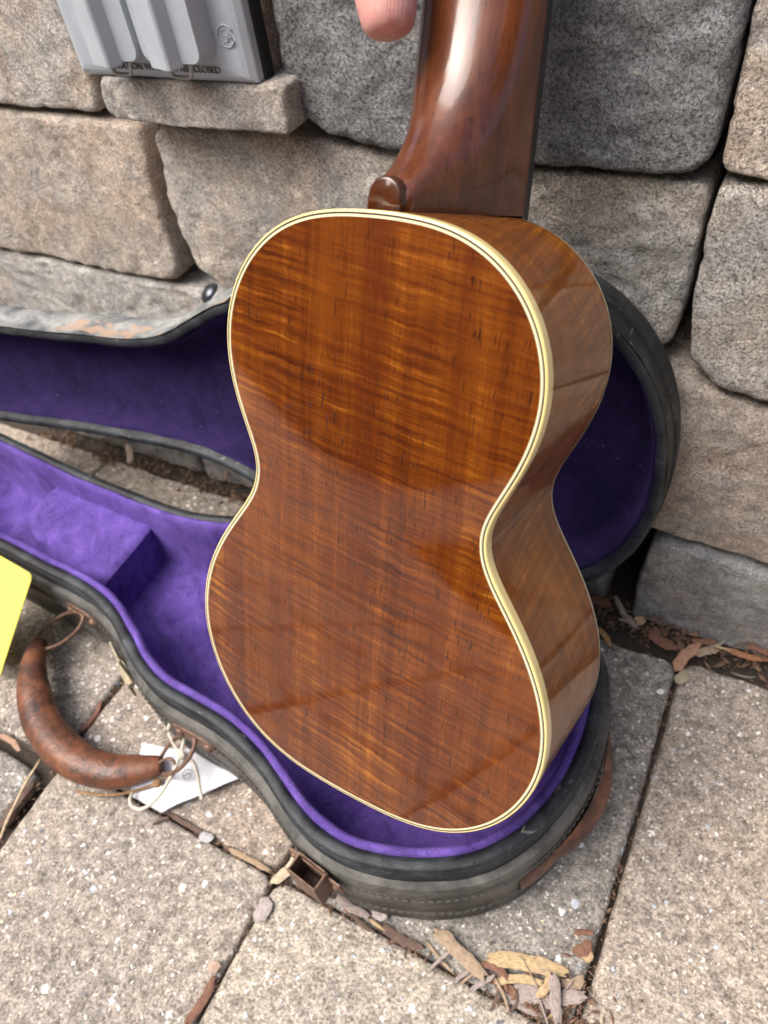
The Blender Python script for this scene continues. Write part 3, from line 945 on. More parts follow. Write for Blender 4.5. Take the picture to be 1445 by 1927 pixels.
# carrying handle: padded leather crescent, wire rings, plates with rivets
def rim_point(x, z, out=.0046):
    """a point on the near outer wall of the bottom shell and its outward normal"""
    i = min((i for i in range(NO) if OUT_B[i, 1] < -.13), key=lambda i: abs(OUT_B[i, 0] - x))
    q = offset_poly(OUT_B, -out)[i]
    p0, p1 = OUT_B[(i - 4) % NO], OUT_B[(i + 4) % NO]
    t = (p1 - p0) / np.linalg.norm(p1 - p0)
    n = np.array([t[1], -t[0]])
    if n[1] > 0: n = -n
    return Vector((q[0], q[1], z)), Vector((n[0], n[1], 0)), Vector((t[0], t[1], 0))
hp = spline([(-0.4067, -0.2076, 0.0190), (-0.3944, -0.2254, 0.0200), (-0.3780, -0.2406, 0.0195), (-0.3532, -0.2558, 0.0180), (-0.3202, -0.2640, 0.0180), (-0.2902, -0.2609, 0.0185), (-0.2726, -0.2516, 0.0190), (-0.2607, -0.2432, 0.0190)], 56)
m_ = len(hp)
tt = np.linspace(0, 1, m_)
rad = .0056 + .0070 * np.sin(np.pi * np.clip(tt, 0, 1)) ** 0.9
rad *= 1 + .05 * vnoise(hp, 90, 3, 2)
V, F = tube(hp, rad, 22, flat=.86)
handle = mk("handle", V, F, M_LEATHER, case)
# stitched lower seam cord
sc_ = spline([(-0.3113, -0.2784, 0.0040), (-0.2907, -0.2716, 0.0040), (-0.2723, -0.2619, 0.0080), (-0.2596, -0.2527, 0.0130)], 30)
V, F = tube(sc_, .0009, 7)
V2, F2 = dome(sc_[-1], (.6, 0, .6), .0030, .0036, 10, 5)
V, F = merge([(V, F), (V2, F2)])
mk("seam_cord", V, F, M_TWINE, handle)
for (px_, z_, e_) in ((-.372, .042, 0), (-.238, .042, -1)):
    c0, n0, t0 = rim_point(px_, z_)
    # leather plate with two rivets
    M = Matrix((( t0.x, n0.x, 0, c0.x), (t0.y, n0.y, 0, c0.y), (0, 0, 1, c0.z), (0, 0, 0, 1)))
    V, F = [], []
    for s in (0, 1):
        for k in range(24):
            a = 2 * math.pi * k / 24
            x_ = .0175 * math.copysign(abs(math.cos(a)) ** .7, math.cos(a))
            zz = .0078 * math.copysign(abs(math.sin(a)) ** .7, math.sin(a))
            V.append(M @ Vector((x_, .0022 * s - .0015, zz)))
    F = grid_faces(2, 24) + [tuple(range(24, 48))]
    pl = mk("mount_plate", V, F, M_RUST, case, sharp=40)
    for sx in (-.0115, .0115):
        V, F = dome(M @ Vector((sx, .0006, 0)), n0, .0034, .0024, 14, 5)
        mk("rivet", V, F, M_RUST, pl)
    # wire ring from plate to handle end
    he = Vector(hp[e_])
    a0 = c0 + n0 * .003
    mid = (a0 + he) / 2
    ax = (he - a0)
    Ln = ax.length
    ax.normalize()
    up = Vector((0, 0, 1)) - ax * ax.z
    up.normalize()
    side = ax.cross(up)
    view = (mid - Vector((0, -.33, .45))).normalized()
    tilt = (ax.cross(view) + up * .35).normalized()
    ring = [mid + ax * (Ln / 2 + .0035) * math.cos(b_) + tilt * .0098 * math.sin(b_) for b_ in np.linspace(0, 2 * math.pi, 33)[:-1]]
    V, F = tube(ring + [ring[0]], .00135, 8, cap=False)
    mk("ring", V, F, M_RUST, handle)
# small twisted split ring at the handle's end by the tag
V, F = tube(spline([(-0.2601, -0.2438, 0.0240), (-0.2550, -0.2395, 0.0260), (-0.2495, -0.2405, 0.0240), (-0.2507, -0.2449, 0.0180), (-0.2559, -0.2486, 0.0160), (-0.2601, -0.2472, 0.0200)], 36, True), .0011, 8, cap=False)
mk("end_loop", V, F, M_RUST, handle)

# tarnished hasp hanging open on the flank
c0, n0, t0 = rim_point(-.312, .052)
def frame_m(c, n, t): return Matrix(((t.x, n.x, 0, c.x), (t.y, n.y, 0, c.y), (0, 0, 1, c.z), (0, 0, 0, 1)))
M = frame_m(c0, n0, t0)
parts = [box(-.0075, .0018, -.004, .0042, .0016, .026, M), box(.0075, .0018, -.004, .0042, .0016, .026, M), box(0, .0018, .007, .0108, .0016, .004, M), box(0, .0018, -.013, .0108, .0016, .008, M),
         tube([M @ Vector((x_, .004, -.018)) for x_ in (-.010, 0, .010)], .0024, 10), box(0, .0065, -.027, .013, .0015, .018, M)]
V, F = merge(parts)
bevel(tag(mk("hasp", V, F, M_BRASS, case, smooth=False), "tarnished yellowish hasp hanging open"), .0004, 1)
# rusty box catch near the lower bout
c0, n0, t0 = rim_point(-.131, .043)
M = frame_m(c0, n0, t0)
w2, dp, hh, th = .0088, .0105, .0150, .0012
parts = [box(-w2, dp / 2, 0, th, dp, hh * 2 - .004, M), box(w2, dp / 2, 0, th, dp, hh * 2 - .004, M), box(0, dp, .0005, w2 * 2 + th, th, hh * 2 - .003, M), box(0, .0010, 0, w2 * 2, th, hh * 2, M), box(0, dp / 2, -.012, w2 * 2, dp, th, M)]
V, F = merge(parts)
catch = bevel(tag(mk("catch", V, F, M_RUST, case, smooth=False), "rusty box catch on the rounded lower end"), .0004, 1)
V = [M @ Vector(q) for q in ((-.016, .0009, .009), (.017, .0009, .009), (.019, .0009, .002), (.012, .0009, -.006), (.007, .0009, -.022), (-.005, .0009, -.024), (-.012, .0009, -.006), (-.019, .0009, .002))]
V = V + [v + n0 * .0012 for v in V]
F = grid_faces(2, 8) + [tuple(range(8, 16))]
bp = mk("back_plate", V, F, M_RUST, catch, smooth=False)
for q_, r0 in (((-.014, .0018, .003), .0026), ((.014, .0018, .003), .0026), ((.010, .0040, -.0135), .0022)):
    V, F = dome(M @ Vector(q_), n0 + t0 * (.5 if q_[0] == .010 else 0), r0, .0018, 12, 4)
    mk("rivet", V, F, M_RUST, catch)
# leather bumper round the end of the case
idx = [i for i in range(NO) if OUT_B[i, 0] > -.040 and OUT_B[i, 1] < -.118 and OUT_B[i, 1] > -.222]
idx.sort(key=lambda i: OUT_B[i, 1])
q = offset_poly(OUT_B, -.0042)[idx]
nrm = (offset_poly(OUT_B, -.005) - OUT_B)[idx] / .005
sN = len(idx)
V = []
for i in range(sN):
    s = i / (sN - 1)
    bul = .0006 + .0068 * math.sin(math.pi * min(1, max(0, (s - .22) / .76))) ** 1.1 if s > .22 else .0006
    for k in range(7):
        g_ = (k - 3) / 3
        zc = .030 + .011 * g_ * (0.8 + .2 * math.sin(math.pi * s))
        V.append((*(q[i] + nrm[i] * (bul + .0014) * (1 - .75 * abs(g_) ** 3)), zc))
mk("leather_bumper", V, grid_faces(sN, 7, closed=False), M_LEATHER, case)

# ------------------------------------------------------------------ ukulele
UU, UV_, UN = Vector((0.9953, -0.0666, 0.0708)).normalized(), Vector((-0.0357, 0.4271, 0.9035)).normalized(), Vector((0.0904, 0.9017, -0.4227)).normalized()
US = 0.88
UO = Vector((-0.1187, -0.1747, 0.2409))
UM = Matrix(((UU.x * US, UV_.x * US, -UN.x * US, UO.x), (UU.y * US, UV_.y * US, -UN.y * US, UO.y), (UU.z * US, UV_.z * US, -UN.z * US, UO.z), (0, 0, 0, 1)))
uke = new_empty("ukulele", "glossy figured koa ukulele held upright by its neck, back to the viewer", "ukulele", UM)
COEF = [0.1108232955132665, -0.020867983688122798, 0.04313137301586496, 0.0010113517500359782, -0.009843309017915075, 0.0004551325815287272, -0.0011956044287420894, -0.00027920537850151256, 0.0002490012408117857, 0.0003612100396386688, -0.0006647563232860926]
th = np.linspace(0, 2 * math.pi, 2400, endpoint=False)
rr = sum(c * np.cos(k * th) for k, c in enumerate(COEF))
OUT_U = resample(np.stack([rr * np.sin(th), rr * np.cos(th)], 1), 360)
NU = 360
def dfront(v): return .0717 + .0271 * v
ARCH = .0032
def back_z(P):
    a = np.arctan2(P[:, 0], P[:, 1])
    r = np.hypot(P[:, 0], P[:, 1])
    ro = sum(c * np.cos(k * a) for k, c in enumerate(COEF))
    return ARCH * (1 - np.clip(r / ro, 0, 1.2) ** 2)
def ulocal(P, n): return np.c_[P, -np.asarray(n)]
def ring_strip(o0, o1, extra=0.0):
    """flat ring on the back between two inward offsets, following the arch"""
    A, B = offset_poly(OUT_U, o0), offset_poly(OUT_U, o1)
    za, zb = back_z(A), back_z(B)
    V = np.r_[np.c_[A, za + extra], np.c_[B, zb + extra]]
    return V, grid_faces(2, NU)
inner = offset_poly(OUT_U, .0014)
rings = []
ts = np.r_[np.linspace(1, .9, 6), np.linspace(.86, 0, 26)]
rings = [np.c_[inner * t, back_z(inner * t)] for t in ts]
V = np.concatenate(rings)
back = mk("back", V, grid_faces(len(ts), NU, flip=True), M_KOA, uke, local=True)
def flipF(F): return [tuple(reversed(f)) for f in F]
V, F = ring_strip(.0014, .0004, .00005)
mk("purfling_white", V, F, M_IVORY, uke, local=True)
V, F = ring_strip(.0004, -.00025, .00005)
mk("purfling_black", V, F, M_BLACK, uke, local=True)
# binding: face strip, rounded corner, side strip
secs = [(-.00025, 0.0), (-.0008, .0), (-.00118, .0003), (-.00135, .0009), (-.00138, .0026), (-.00138, .0050)]
V = []
for o_, n in secs:
    q = offset_poly(OUT_U, o_)
    z = back_z(q) if n <= .0003 else np.full(NU, 0.0)
    V.append(np.c_[q, (z if n <= .0003 else 0) - n * np.ones(NU) + .00005])
mk("back_binding", np.concatenate(V), grid_faces(len(secs), NU), M_BIND, uke, local=True)
# sides, with rib-length coordinates for the grain
q = offset_poly(OUT_U, -.0013)
seglen = np.r_[0, np.cumsum(np.linalg.norm(np.diff(np.r_[q, q[:1]], axis=0), axis=1))]
V, UVs = [], []
nsec = 7
for j in range(nsec):
    t = j / (nsec - 1)
    n = .0050 + (dfront(q[:, 1]) - .0014 - .0050) * t
    V.append(np.c_[q, -n])
    UVs.append(np.c_[np.where(q[:, 0] > 0, seglen[:-1], seglen[-1] - seglen[:-1] + 2.0), n])
mk("side", np.concatenate(V), grid_faces(nsec, NU), M_SIDE, uke, local=True, uv=np.concatenate(UVs))
qa, qb = offset_poly(OUT_U, -.00145), offset_poly(OUT_U, .001)
nf = dfront(qa[:, 1])
V = np.r_[np.c_[qa, -(nf - .0014)], np.c_[qa, -nf], np.c_[qb, -nf - .00002]]
mk("top_binding", V, grid_faces(3, NU), M_IVORY, uke, local=True)
V = np.c_[offset_poly(OUT_U, .001), -dfront(OUT_U[:, 1])]
mk("soundboard", V, [tuple(range(NU - 1, -1, -1))], M_KOA, uke, local=True, smooth=False)
# neck and heel
stn = [(.1236, .0090), (.1262, .0092), (.1290, .0096), (.1312, .0104), (.1328, .0118), (.1345, .0142), (.1368, .0175), (.1400, .0222), (.1445, .0278), (.150, .0335), (.156, .0385), (.163, .0430), (.171, .0470), (.180, .0500), (.190, .0522), (.202, .0538), (.22, .0552), (.25, .0565), (.28, .0578), (.305, .0588), (.322, .0600)]
def half_w(v): return .0272 - .006 * (v - .124)
NS = 34
V = []
for v, nb in stn:
    nfb = dfront(.124) + .0271 * (v - .124) * .3 + .0004
    hf = half_w(v)
    heel = np.clip(1 - (v - .1236) / .055, 0, 1) ** 1.2
    hb = .0082 + .004 * (1 - heel)
    for k in range(NS + 1):
        a = -1 + 2 * k / NS
        s = 1 - abs(a)                       # 0 at fretboard edge, 1 at centre back
        # elliptical neck section
        ue = hf * math.cos(s * math.pi / 2)
        ne = nfb - (nfb - nb) * math.sin(s * math.pi / 2) ** .92
        # heel section: straight cheeks, narrow rounded back
        if s < .72:
            g_ = s / .72
            uh = hf + (hb - hf) * g_ ** 0.85
            nh = nfb - (nfb - nb - .0035) * g_
        else:
            g_ = (s - .72) / .28
            uh = hb * math.cos(g_ * math.pi / 2) ** .8
            nh = nb + .0035 * (1 - math.sin(g_ * math.pi / 2))
        u_ = ue * (1 - heel) + uh * heel
        n_ = ne * (1 - heel) + nh * heel
        V.append((math.copysign(u_, a) - .010 * (v - .124), v, -n_))
F = grid_faces(len(stn), NS + 1, closed=False)
neck = mk("neck", V, F, M_NECK, uke, local=True)
# heel cap: small dark rounded tongue at the back of the heel
V = []
cap2 = [(-.0074, .1236), (-.0073, .1275), (-.0064, .1310), (-.0044, .1334), (-.0015, .1346), (.0015, .1346), (.0044, .1334), (.0064, .1310), (.0073, .1275), (.0074, .1236)]
cap2 = [(u * 1.02 - .0008, .1236 + (v - .1236) * 1.12) for u, v in cap2]
for (sc, n) in ((1.04, .0125), (1.04, .0084), (1.0, .0076), (.93, .0073)):
    cx = -.0008
    for u, v in cap2: V.append((cx + (u - cx) * sc, .1236 + (v - .1236) * sc, -n))
F = grid_faces(4, len(cap2), closed=True) + [tuple(range(3 * len(cap2), 4 * len(cap2)))]
mk("heel_cap", V, flipF(F), M_CAP, neck, local=True)
# fretboard
V = []
for v in (.0985, .1236, .322):
    hw = half_w(v) + .0004
    nb = dfront(.124) + .0271 * (v - .124) * .3
    for u, n in ((-hw, nb + .0004), (hw, nb + .0004), (hw, nb + .0046), (-hw, nb + .0046)):
        V.append((u - .010 * (v - .124), v, -n))
F = grid_faces(3, 4) + [(3, 2, 1, 0), (8, 9, 10, 11)]
mk("fretboard", V, F, M_EBONY, neck, local=True, smooth=False)

V = []
for v, hw, n0_, n1_ in ((.322, .0245, .0640, .0775), (.334, .0250, .0660, .0778), (.350, .0310, .0668, .0782), (.410, .0340, .0684, .0798), (.452, .0350, .0696, .0808), (.458, .0330, .0698, .0810)):
    for u, n in ((-hw, n0_), (hw, n0_), (hw, n1_), (-hw, n1_)): V.append((u - .002, v, -n))
F = grid_faces(6, 4) + [(3, 2, 1, 0), (20, 21, 22, 23)]
bevel(mk("headstock", V, F, M_NECK, neck, local=True, smooth=False), .002)

# ------------------------------------------------------------------ the hand on the neck
def uw(u, v, n): return UM @ Vector((u, v, -n))
person = new_empty("person", "hand with a bare thumb pressed against the left side of the neck", "person", Matrix.Translation(uw(-.03, .24, .05)))
hv = {}
joints = [  # name, (u, v, n), radius, parent
    ('wrist', (-.085, .335, .075), .026, None), ('fore', (-.150, .420, .060), .031, 'wrist'), ('fore2', (-.235, .52, .04), .037, 'fore'),
    ('palm', (-.060, .305, .090), .025, 'wrist'), ('palm2', (-.036, .285, .104), .019, 'palm'),
    ('th0', (-0.0465, .284, .060), .0175, 'palm'), ('th1', (-0.0350, .248, .045), .0140, 'th0'), ('th2', (-0.0300, .219, .0405), .0124, 'th1'), ('th2b', (-0.0265, .203, .0395), .0124, 'th2'), ('th3', (-0.0235, .1920, .0390), .0112, 'th2b'), ('th4', (-0.0217, .1845, .0385), .0085, 'th3')]
for k, (vv, r0, ln) in enumerate(((.262, .0088, .9), (.281, .0092, 1.0), (.300, .0090, .95), (.317, .0080, .8))):
    joints += [('f%da' % k, (-.030, vv + .006, .113), r0 + .0008, 'palm2' if k < 2 else 'palm'), ('f%db' % k, (-.030 + .034 * ln, vv + .002, .108), r0, 'f%da' % k), ('f%dc' % k, (-.030 + .055 * ln, vv, .094), r0 - .0008, 'f%db' % k), ('f%dd' % k, (-.030 + .058 * ln, vv - .001, .082), r0 - .0020, 'f%dc' % k)]
names = [j[0] for j in joints]
me = bpy.data.meshes.new("hand")
Minv = person.matrix_world.inverted()
me.from_pydata([Minv @ uw(*j[1]) for j in joints], [(names.index(j[3]), i) for i, j in enumerate(joints) if j[3]], [])
hand = bpy.data.objects.new("hand", me)
C.objects.link(hand)
hand.parent = person
sk = hand.modifiers.new("skin", 'SKIN')
sk.use_smooth_shade = True
for i, j in enumerate(joints):
    me.skin_vertices[0].data[i].radius = (j[2] * US * (1.1 if j[0].startswith('th') else 1), j[2] * US * (1.1 if j[0].startswith('th') else 1))
    me.skin_vertices[0].data[i].use_root = (i == 0)
sb = hand.modifiers.new("sub", 'SUBSURF')
sb.levels = sb.render_levels = 3
me.materials.append(M_SKIN)

# ------------------------------------------------------------------ weatherproof outlet cover on the wall
YP = -.021
cover = new_empty("outlet_cover", "grey metal weatherproof outlet cover with two flip lids on the wall", "outlet cover", Matrix.Translation((-.301, -.004, .336)))
PLx0, PLx1, PLz0, PLz1 = -.3585, -.2440, .3348, .4350
V, F = box((PLx0 + PLx1) / 2 + .0006, YP + .0115, (PLz0 + PLz1) / 2 + .0003, PLx1 - PLx0 + .0016, .0070, PLz1 - PLz0)
mk("gasket", V, F, M_GASKET, cover, smooth=False)
V = []
for (d, y) in ((0, YP + .0082), (0, YP + .0035), (.0020, YP + .0012), (.0036, YP + .0004), (.0060, YP)):
    V += [(PLx0 + d, y, PLz0 + d), (PLx1 - d * 1.6, y, PLz0 + d), (PLx1 - d * 1.6, y, PLz1 - d), (PLx0 + d, y, PLz1 - d)]
F = grid_faces(5, 4) + [(16, 17, 18, 19)]
plate = bevel(mk("plate", V, F, M_GREY, cover, smooth=False), .0006, 2)
def flip_lid(x0, x1, z0):
    z1 = z0 + .078
    r = .006
    def rr(i, y):
        pts = []
        for cx, cz, a0 in ((x1 - r, z0 + r, -90), (x1 - r, z1 - r, 0), (x0 + r, z1 - r, 90), (x0 + r, z0 + r, 180)):
            for k in range(6):
                a = math.radians(a0 + 90 * k / 5)
                pts.append((cx + (r - i) * math.cos(a), y, cz + (r - i) * math.sin(a)))
        return pts
    V = rr(-.0008, YP + .0005) + rr(0, YP - .0098) + rr(.0008, YP - .0112)
    F = grid_faces(3, 24) + [tuple(range(48, 72))]
    body = mk("flip_lid", V, F, M_GREY, cover, sharp=35)
    xm = x0 + (x1 - x0) * .50
    w_ = .0052
    prof = [(xm - .0150, YP - .0104), (xm - .0110, YP - .0140), (xm + .0010, YP - .0172), (xm + .0026, YP - .0168), (xm + .0060, YP - .0106)]
    V = [(x, y, z0 - .0012) for x, y in prof] + [(x, y, z1 - .006) for x, y in prof]
    F = [(i, i + 1, i + 6, i + 5) for i in range(4)] + [(0, 5, 9, 4), (4, 3, 2, 1, 0)]
    rb = mk("ridge", V, F, M_GREY, body, smooth=False)
    bevel(rb, .0008, 2)
    # finger loop under the lid
    path = [(xm - .0075, YP - .0080, z0 + .0002), (xm - .0050, YP - .0080, z0 - .0052), (xm - .0030, YP - .0080, z0 - .0062), (xm + .0042, YP - .0080, z0 - .0062), (xm + .0062, YP - .0080, z0 - .0050), (xm + .0078, YP - .0080, z0 + .0002)]
    V, F = tube(spline(path, 30), .0010, 8)
    mk("finger_loop", V, F, M_LATCHTAB, body)
    return body
fl_a = flip_lid(-.3365, -.3010, .3462)
fl_b = flip_lid(-.2985, -.2625, .3462)
# raised boss ring beside the first lid, maker's certification mark, raised lettering
def arc_tube(cx, cz, R, a0, a1, r, n=18, y=None):
    return tube([(cx + R * math.cos(math.radians(a)), (YP - .0002) if y is None else y, cz + R * math.sin(math.radians(a))) for a in np.linspace(a0, a1, n)], r, 6)
V, F = arc_tube(-.3345, .3545, .0105, 150, 262, .0007)
mk("boss_ring", V, F, M_GREY, plate)
mx, mz = -.2545, .3555
parts = [arc_tube(mx, mz, .0046, 25, 335, .00042),
         tube(spline([(mx + .0002, YP, mz + .0026), (mx - .0020, YP, mz + .0022), (mx - .0018, YP, mz + .0004), (mx + .0004, YP, mz - .0002), (mx + .0006, YP, mz - .0020), (mx - .0018, YP, mz - .0026)], 24), .0004, 6),
         tube([(mx + .0010, YP, mz - .0024), (mx + .0022, YP, mz + .0022), (mx + .0034, YP, mz - .0024)], .0004, 6), tube([(mx + .0014, YP, mz - .0006), (mx + .0030, YP, mz - .0006)], .0004, 6)]
V, F = merge(parts)
mk("certification_mark", V, F, M_GREY, plate)
fc = bpy.data.curves.new("raised_lettering", 'FONT')
fc.body = "LOCATION WHEN COVER CLOSED"
fc.size = .0050
fc.extrude = .00025
fc.space_character = 1.0
ft = bpy.data.objects.new("raised_lettering", fc)
C.objects.link(ft)
dg = bpy.context.evaluated_depsgraph_get()
tm = bpy.data.meshes.new_from_object(ft.evaluated_get(dg))
bpy.data.objects.remove(ft)
tv = np.array([v.co[:] for v in tm.vertices])
tw = tv[:, 0].max() - tv[:, 0].min()
sx = .072 / tw
tv = np.c_[-.3350 + tv[:, 0] * sx, YP - .00022 - tv[:, 2], .3396 + tv[:, 1] * .86]
mk("raised_lettering", tv, [tuple(p.vertices) for p in tm.polygons], M_LETTER_SHADE, plate, smooth=False)

# ------------------------------------------------------------------ tags, string, card
def sheet(corners, nu, nv, fn, th=.0004):
    c = [np.array(p, float) for p in corners]
    V = []
    for i in range(nu):
        for j in range(nv):
            s, t = i / (nu - 1), j / (nv - 1)
            p = (c[0] * (1 - s) + c[1] * s) * (1 - t) + (c[3] * (1 - s) + c[2] * s) * t
            V.append(p + np.array(fn(s, t)))
    V = np.array(V)
    n = np.cross(c[1] - c[0], c[3] - c[0])
    n /= np.linalg.norm(n)
    if n[2] < 0: n = -n
    F1 = grid_faces(nu, nv, closed=False)
    F = F1 + [tuple(i + nu * nv for i in reversed(f)) for f in F1]
    W = np.r_[V + n * th / 2, V - n * th / 2]
    off = nu * nv
    edge = [i * nv for i in range(nu)] + [(nu - 1) * nv + j for j in range(1, nv)] + [i * nv + nv - 1 for i in range(nu - 2, -1, -1)] + [j for j in range(nv - 2, 0, -1)]
    for a, b_ in zip(edge, edge[1:] + edge[:1]): F.append((a, b_, b_ + off, a + off))
    return W, F
# yellow card leaning on the flank of the case
A, B = (-0.4355, -0.1816, 0.0760), (-0.3987, -0.1849, 0.0760)
D = (-0.4136, -0.2436, 0.0135)
A, B, D = np.array(A), np.array(B), np.array(D)
dirx = (B - A) / np.linalg.norm(B - A)
E_ = np.array((-0.4131, -0.2386, 0.0200))
down = (E_ - B)
down *= 1.08
wdt = .075
ycard_root = Matrix.Translation(Vector(B + down))
card = new_empty("price_card", "bright yellow card leaning on the side of the case above the handle", "card", ycard_root)
cr = .004
V = []
dn = down / np.linalg.norm(down)
Ld = np.linalg.norm(down)
outl = [B - dirx * wdt, B - dirx * cr, B - dirx * cr * .3 + dn * cr * .3, B + dn * cr, B + down - dn * cr, B + down - dn * cr * .3 - dirx * cr * .3, B + down - dirx * cr, B + down - dirx * wdt]
nrm = np.cross(dirx, dn)
if nrm[2] < 0: nrm = -nrm
V = [p + nrm * .0004 for p in outl] + [p - nrm * .0004 for p in outl]
n8 = len(outl)
F = [tuple(range(n8)), tuple(range(2 * n8 - 1, n8 - 1, -1))] + [(i, i + n8, (i + 1) % n8 + n8, (i + 1) % n8) for i in range(n8)]
sheet_o = mk("sheet", V, F, M_YELLOW, card, smooth=False)
cc = B + down * .42 - dirx * .0225
parts = [tube([cc + dirx * .0058 * math.cos(a) + dn * .0085 * math.sin(a) + nrm * .00045 for a in np.linspace(0, 2 * math.pi, 25)], .0005, 6, cap=False, flat=.3, up=nrm)]
V, F = merge(parts)
mk("printed_digit", V, F, M_PRINT, sheet_o)

# white swing tag under the handle ring
tag_root = Matrix.Translation(Vector((-0.2484, -0.2487, 0.0020)))
wtag = new_empty("swing_tag", "creased white paper tag lying under the handle ring of the case", "tag", tag_root)
c4 = [(-0.2774, -0.2650, 0.0030), (-0.2509, -0.2649, 0.0022), (-0.2155, -0.2264, 0.0060), (-0.2581, -0.2253, 0.0100)]
def tagfn(s, t):
    return (0, 0, .0040 * math.sin(math.pi * t) * (1 - .5 * s) + .0010 * math.sin(9 * s * t))
V, F = sheet(c4, 16, 24, tagfn)
wsheet = mk("sheet", V, F, M_PAPER, wtag)
c4 = [(-0.2757, -0.2639, 0.0065), (-0.2522, -0.2458, 0.0085), (-0.2536, -0.2285, 0.0150), (-0.2863, -0.2355, 0.0130)]
V, F = sheet(c4, 12, 12, lambda s, t: (0, 0, .002 * math.sin(math.pi * s) * math.sin(math.pi * t)))
mk("folded_flap", V, F, M_PAPER, wtag)
pp = [(-0.2468, -0.2423, 0.0128), (-0.2447, -0.2388, 0.0130), (-0.2423, -0.2409, 0.0128), (-0.2440, -0.2432, 0.0126), (-0.2478, -0.2414, 0.0130), (-0.2478, -0.2380, 0.0132), (-0.2438, -0.2366, 0.0132)]
V, F = tube(spline(pp, 40), .00035, 5)
mk("pencil_mark", V, F, M_PENCIL, wtag)
strg = new_empty("string", "white cotton string looped through the handle ring and the swing tag", "string", Matrix.Translation(Vector((-0.2534, -0.2328, 0.0200))))
loops = [
    [(-0.2629, -0.2264, 0.0340), (-0.2623, -0.2223, 0.0370), (-0.2585, -0.2196, 0.0380), (-0.2540, -0.2204, 0.0360), (-0.2518, -0.2247, 0.0320), (-0.2504, -0.2308, 0.0280), (-0.2509, -0.2339, 0.0260)],
    [(-0.2622, -0.2274, 0.0320), (-0.2558, -0.2315, 0.0290), (-0.2509, -0.2339, 0.0260)],
    [(-0.2509, -0.2339, 0.0260), (-0.2464, -0.2331, 0.0240), (-0.2408, -0.2347, 0.0200), (-0.2365, -0.2390, 0.0160), (-0.2327, -0.2440, 0.0120), (-0.2284, -0.2484, 0.0100)],
    [(-0.2509, -0.2339, 0.0260), (-0.2492, -0.2404, 0.0240), (-0.2493, -0.2493, 0.0210), (-0.2502, -0.2571, 0.0180), (-0.2540, -0.2651, 0.0140), (-0.2611, -0.2703, 0.0100), (-0.2687, -0.2701, 0.0080), (-0.2726, -0.2670, 0.0075), (-0.2737, -0.2633, 0.0072)],
]
parts = [tube(spline(L_, 36), .00115, 7) for L_ in loops]
parts.append(tube(spline([(-0.2525, -0.2335, 0.0270), (-0.2489, -0.2332, 0.0280), (-0.2474, -0.2345, 0.0260), (-0.2494, -0.2359, 0.0270), (-0.2525, -0.2335, 0.0270)], 16), .0016, 7))
V, F = merge(parts)
mk("cord", V, F, M_STRING, strg)

# ------------------------------------------------------------------ dry litter in the joints
T_GOLD, T_TAN, T_RED, T_GREYW, T_DK = (0.46, 0.34, 0.19), (0.35, 0.26, 0.18), (0.20, 0.10, 0.065), (0.31, 0.26, 0.235), (0.13, 0.085, 0.065)
def chip(name, a, b_, w, tint, label, cat, th=.0018, bend=0.0, seed=0, group=None, end=0.35):
    """a splinter of bark or wood from a to b: ragged tapered plank with a rounded section"""
    A, B = np.array(a, float), np.array(b_, float)
    L_ = np.linalg.norm(B - A)
    n = 16
    T = (B - A) / L_
    S = np.cross(T, (0, 0, 1))
    S /= np.linalg.norm(S)
    U_ = np.cross(S, T)
    V, UVc = [], []
    for i in range(n):
        t = i / (n - 1)
        nz = vnoise(np.array([[t * 6, seed * 3.7, 0.5]]), 1.0, seed, 2)[0]
        nz2 = vnoise(np.array([[t * 5, seed * 1.7, 4.5]]), 1.0, seed + 3, 2)[0]
        rag = vnoise(np.array([[t * 22, seed * 2.3, 1.5], [t * 22, seed * 5.3, 9.5]]), 1.0, seed + 7, 1)
        taper = (end + (1 - end) * min(1, t / .12)) * (end + (1 - end) * min(1, (1 - t) / .22))
        c = A + (B - A) * t + S * (w * .14 * nz + bend * math.sin(math.pi * t)) + U_ * th * .5 * nz2
        hw = w / 2 * taper * (1 + .15 * nz2)
        for k in range(8):
            a0 = 2 * math.pi * k / 8
            ed = 1 + .11 * (rag[0] if math.cos(a0) > 0 else rag[1])
            end_off = 0 if 0 < i < n - 1 else (L_ * .045 * math.sin(seed * 3 + k * 2.1))
            V.append(c + T * end_off + S * hw * ed * math.cos(a0) + U_ * th / 2 * math.copysign(abs(math.sin(a0)) ** .5, math.sin(a0)) * taper ** .5)
            UVc.append((t * L_ * 100 + seed * 3.1, math.cos(a0) * w * 100 + seed * 1.7))
    F = grid_faces(n, 8) + [tuple(range(7, -1, -1)), tuple(range((n - 1) * 8, n * 8))]
    zmin = min(v[2] for v in V)
    o = mk(name, V, F, M_CHIP, None, uv=UVc, sharp=40)
    # origin at the chip
    ctr = Vector((A + B) / 2)
    me_ = o.data
    me_.transform(Matrix.Translation(-ctr))
    o.location = ctr
    o['tint_a'] = list(tint)
    return tag(o, label, cat, group)
LG = "dry wood chips and leaf scraps in the paving joints"
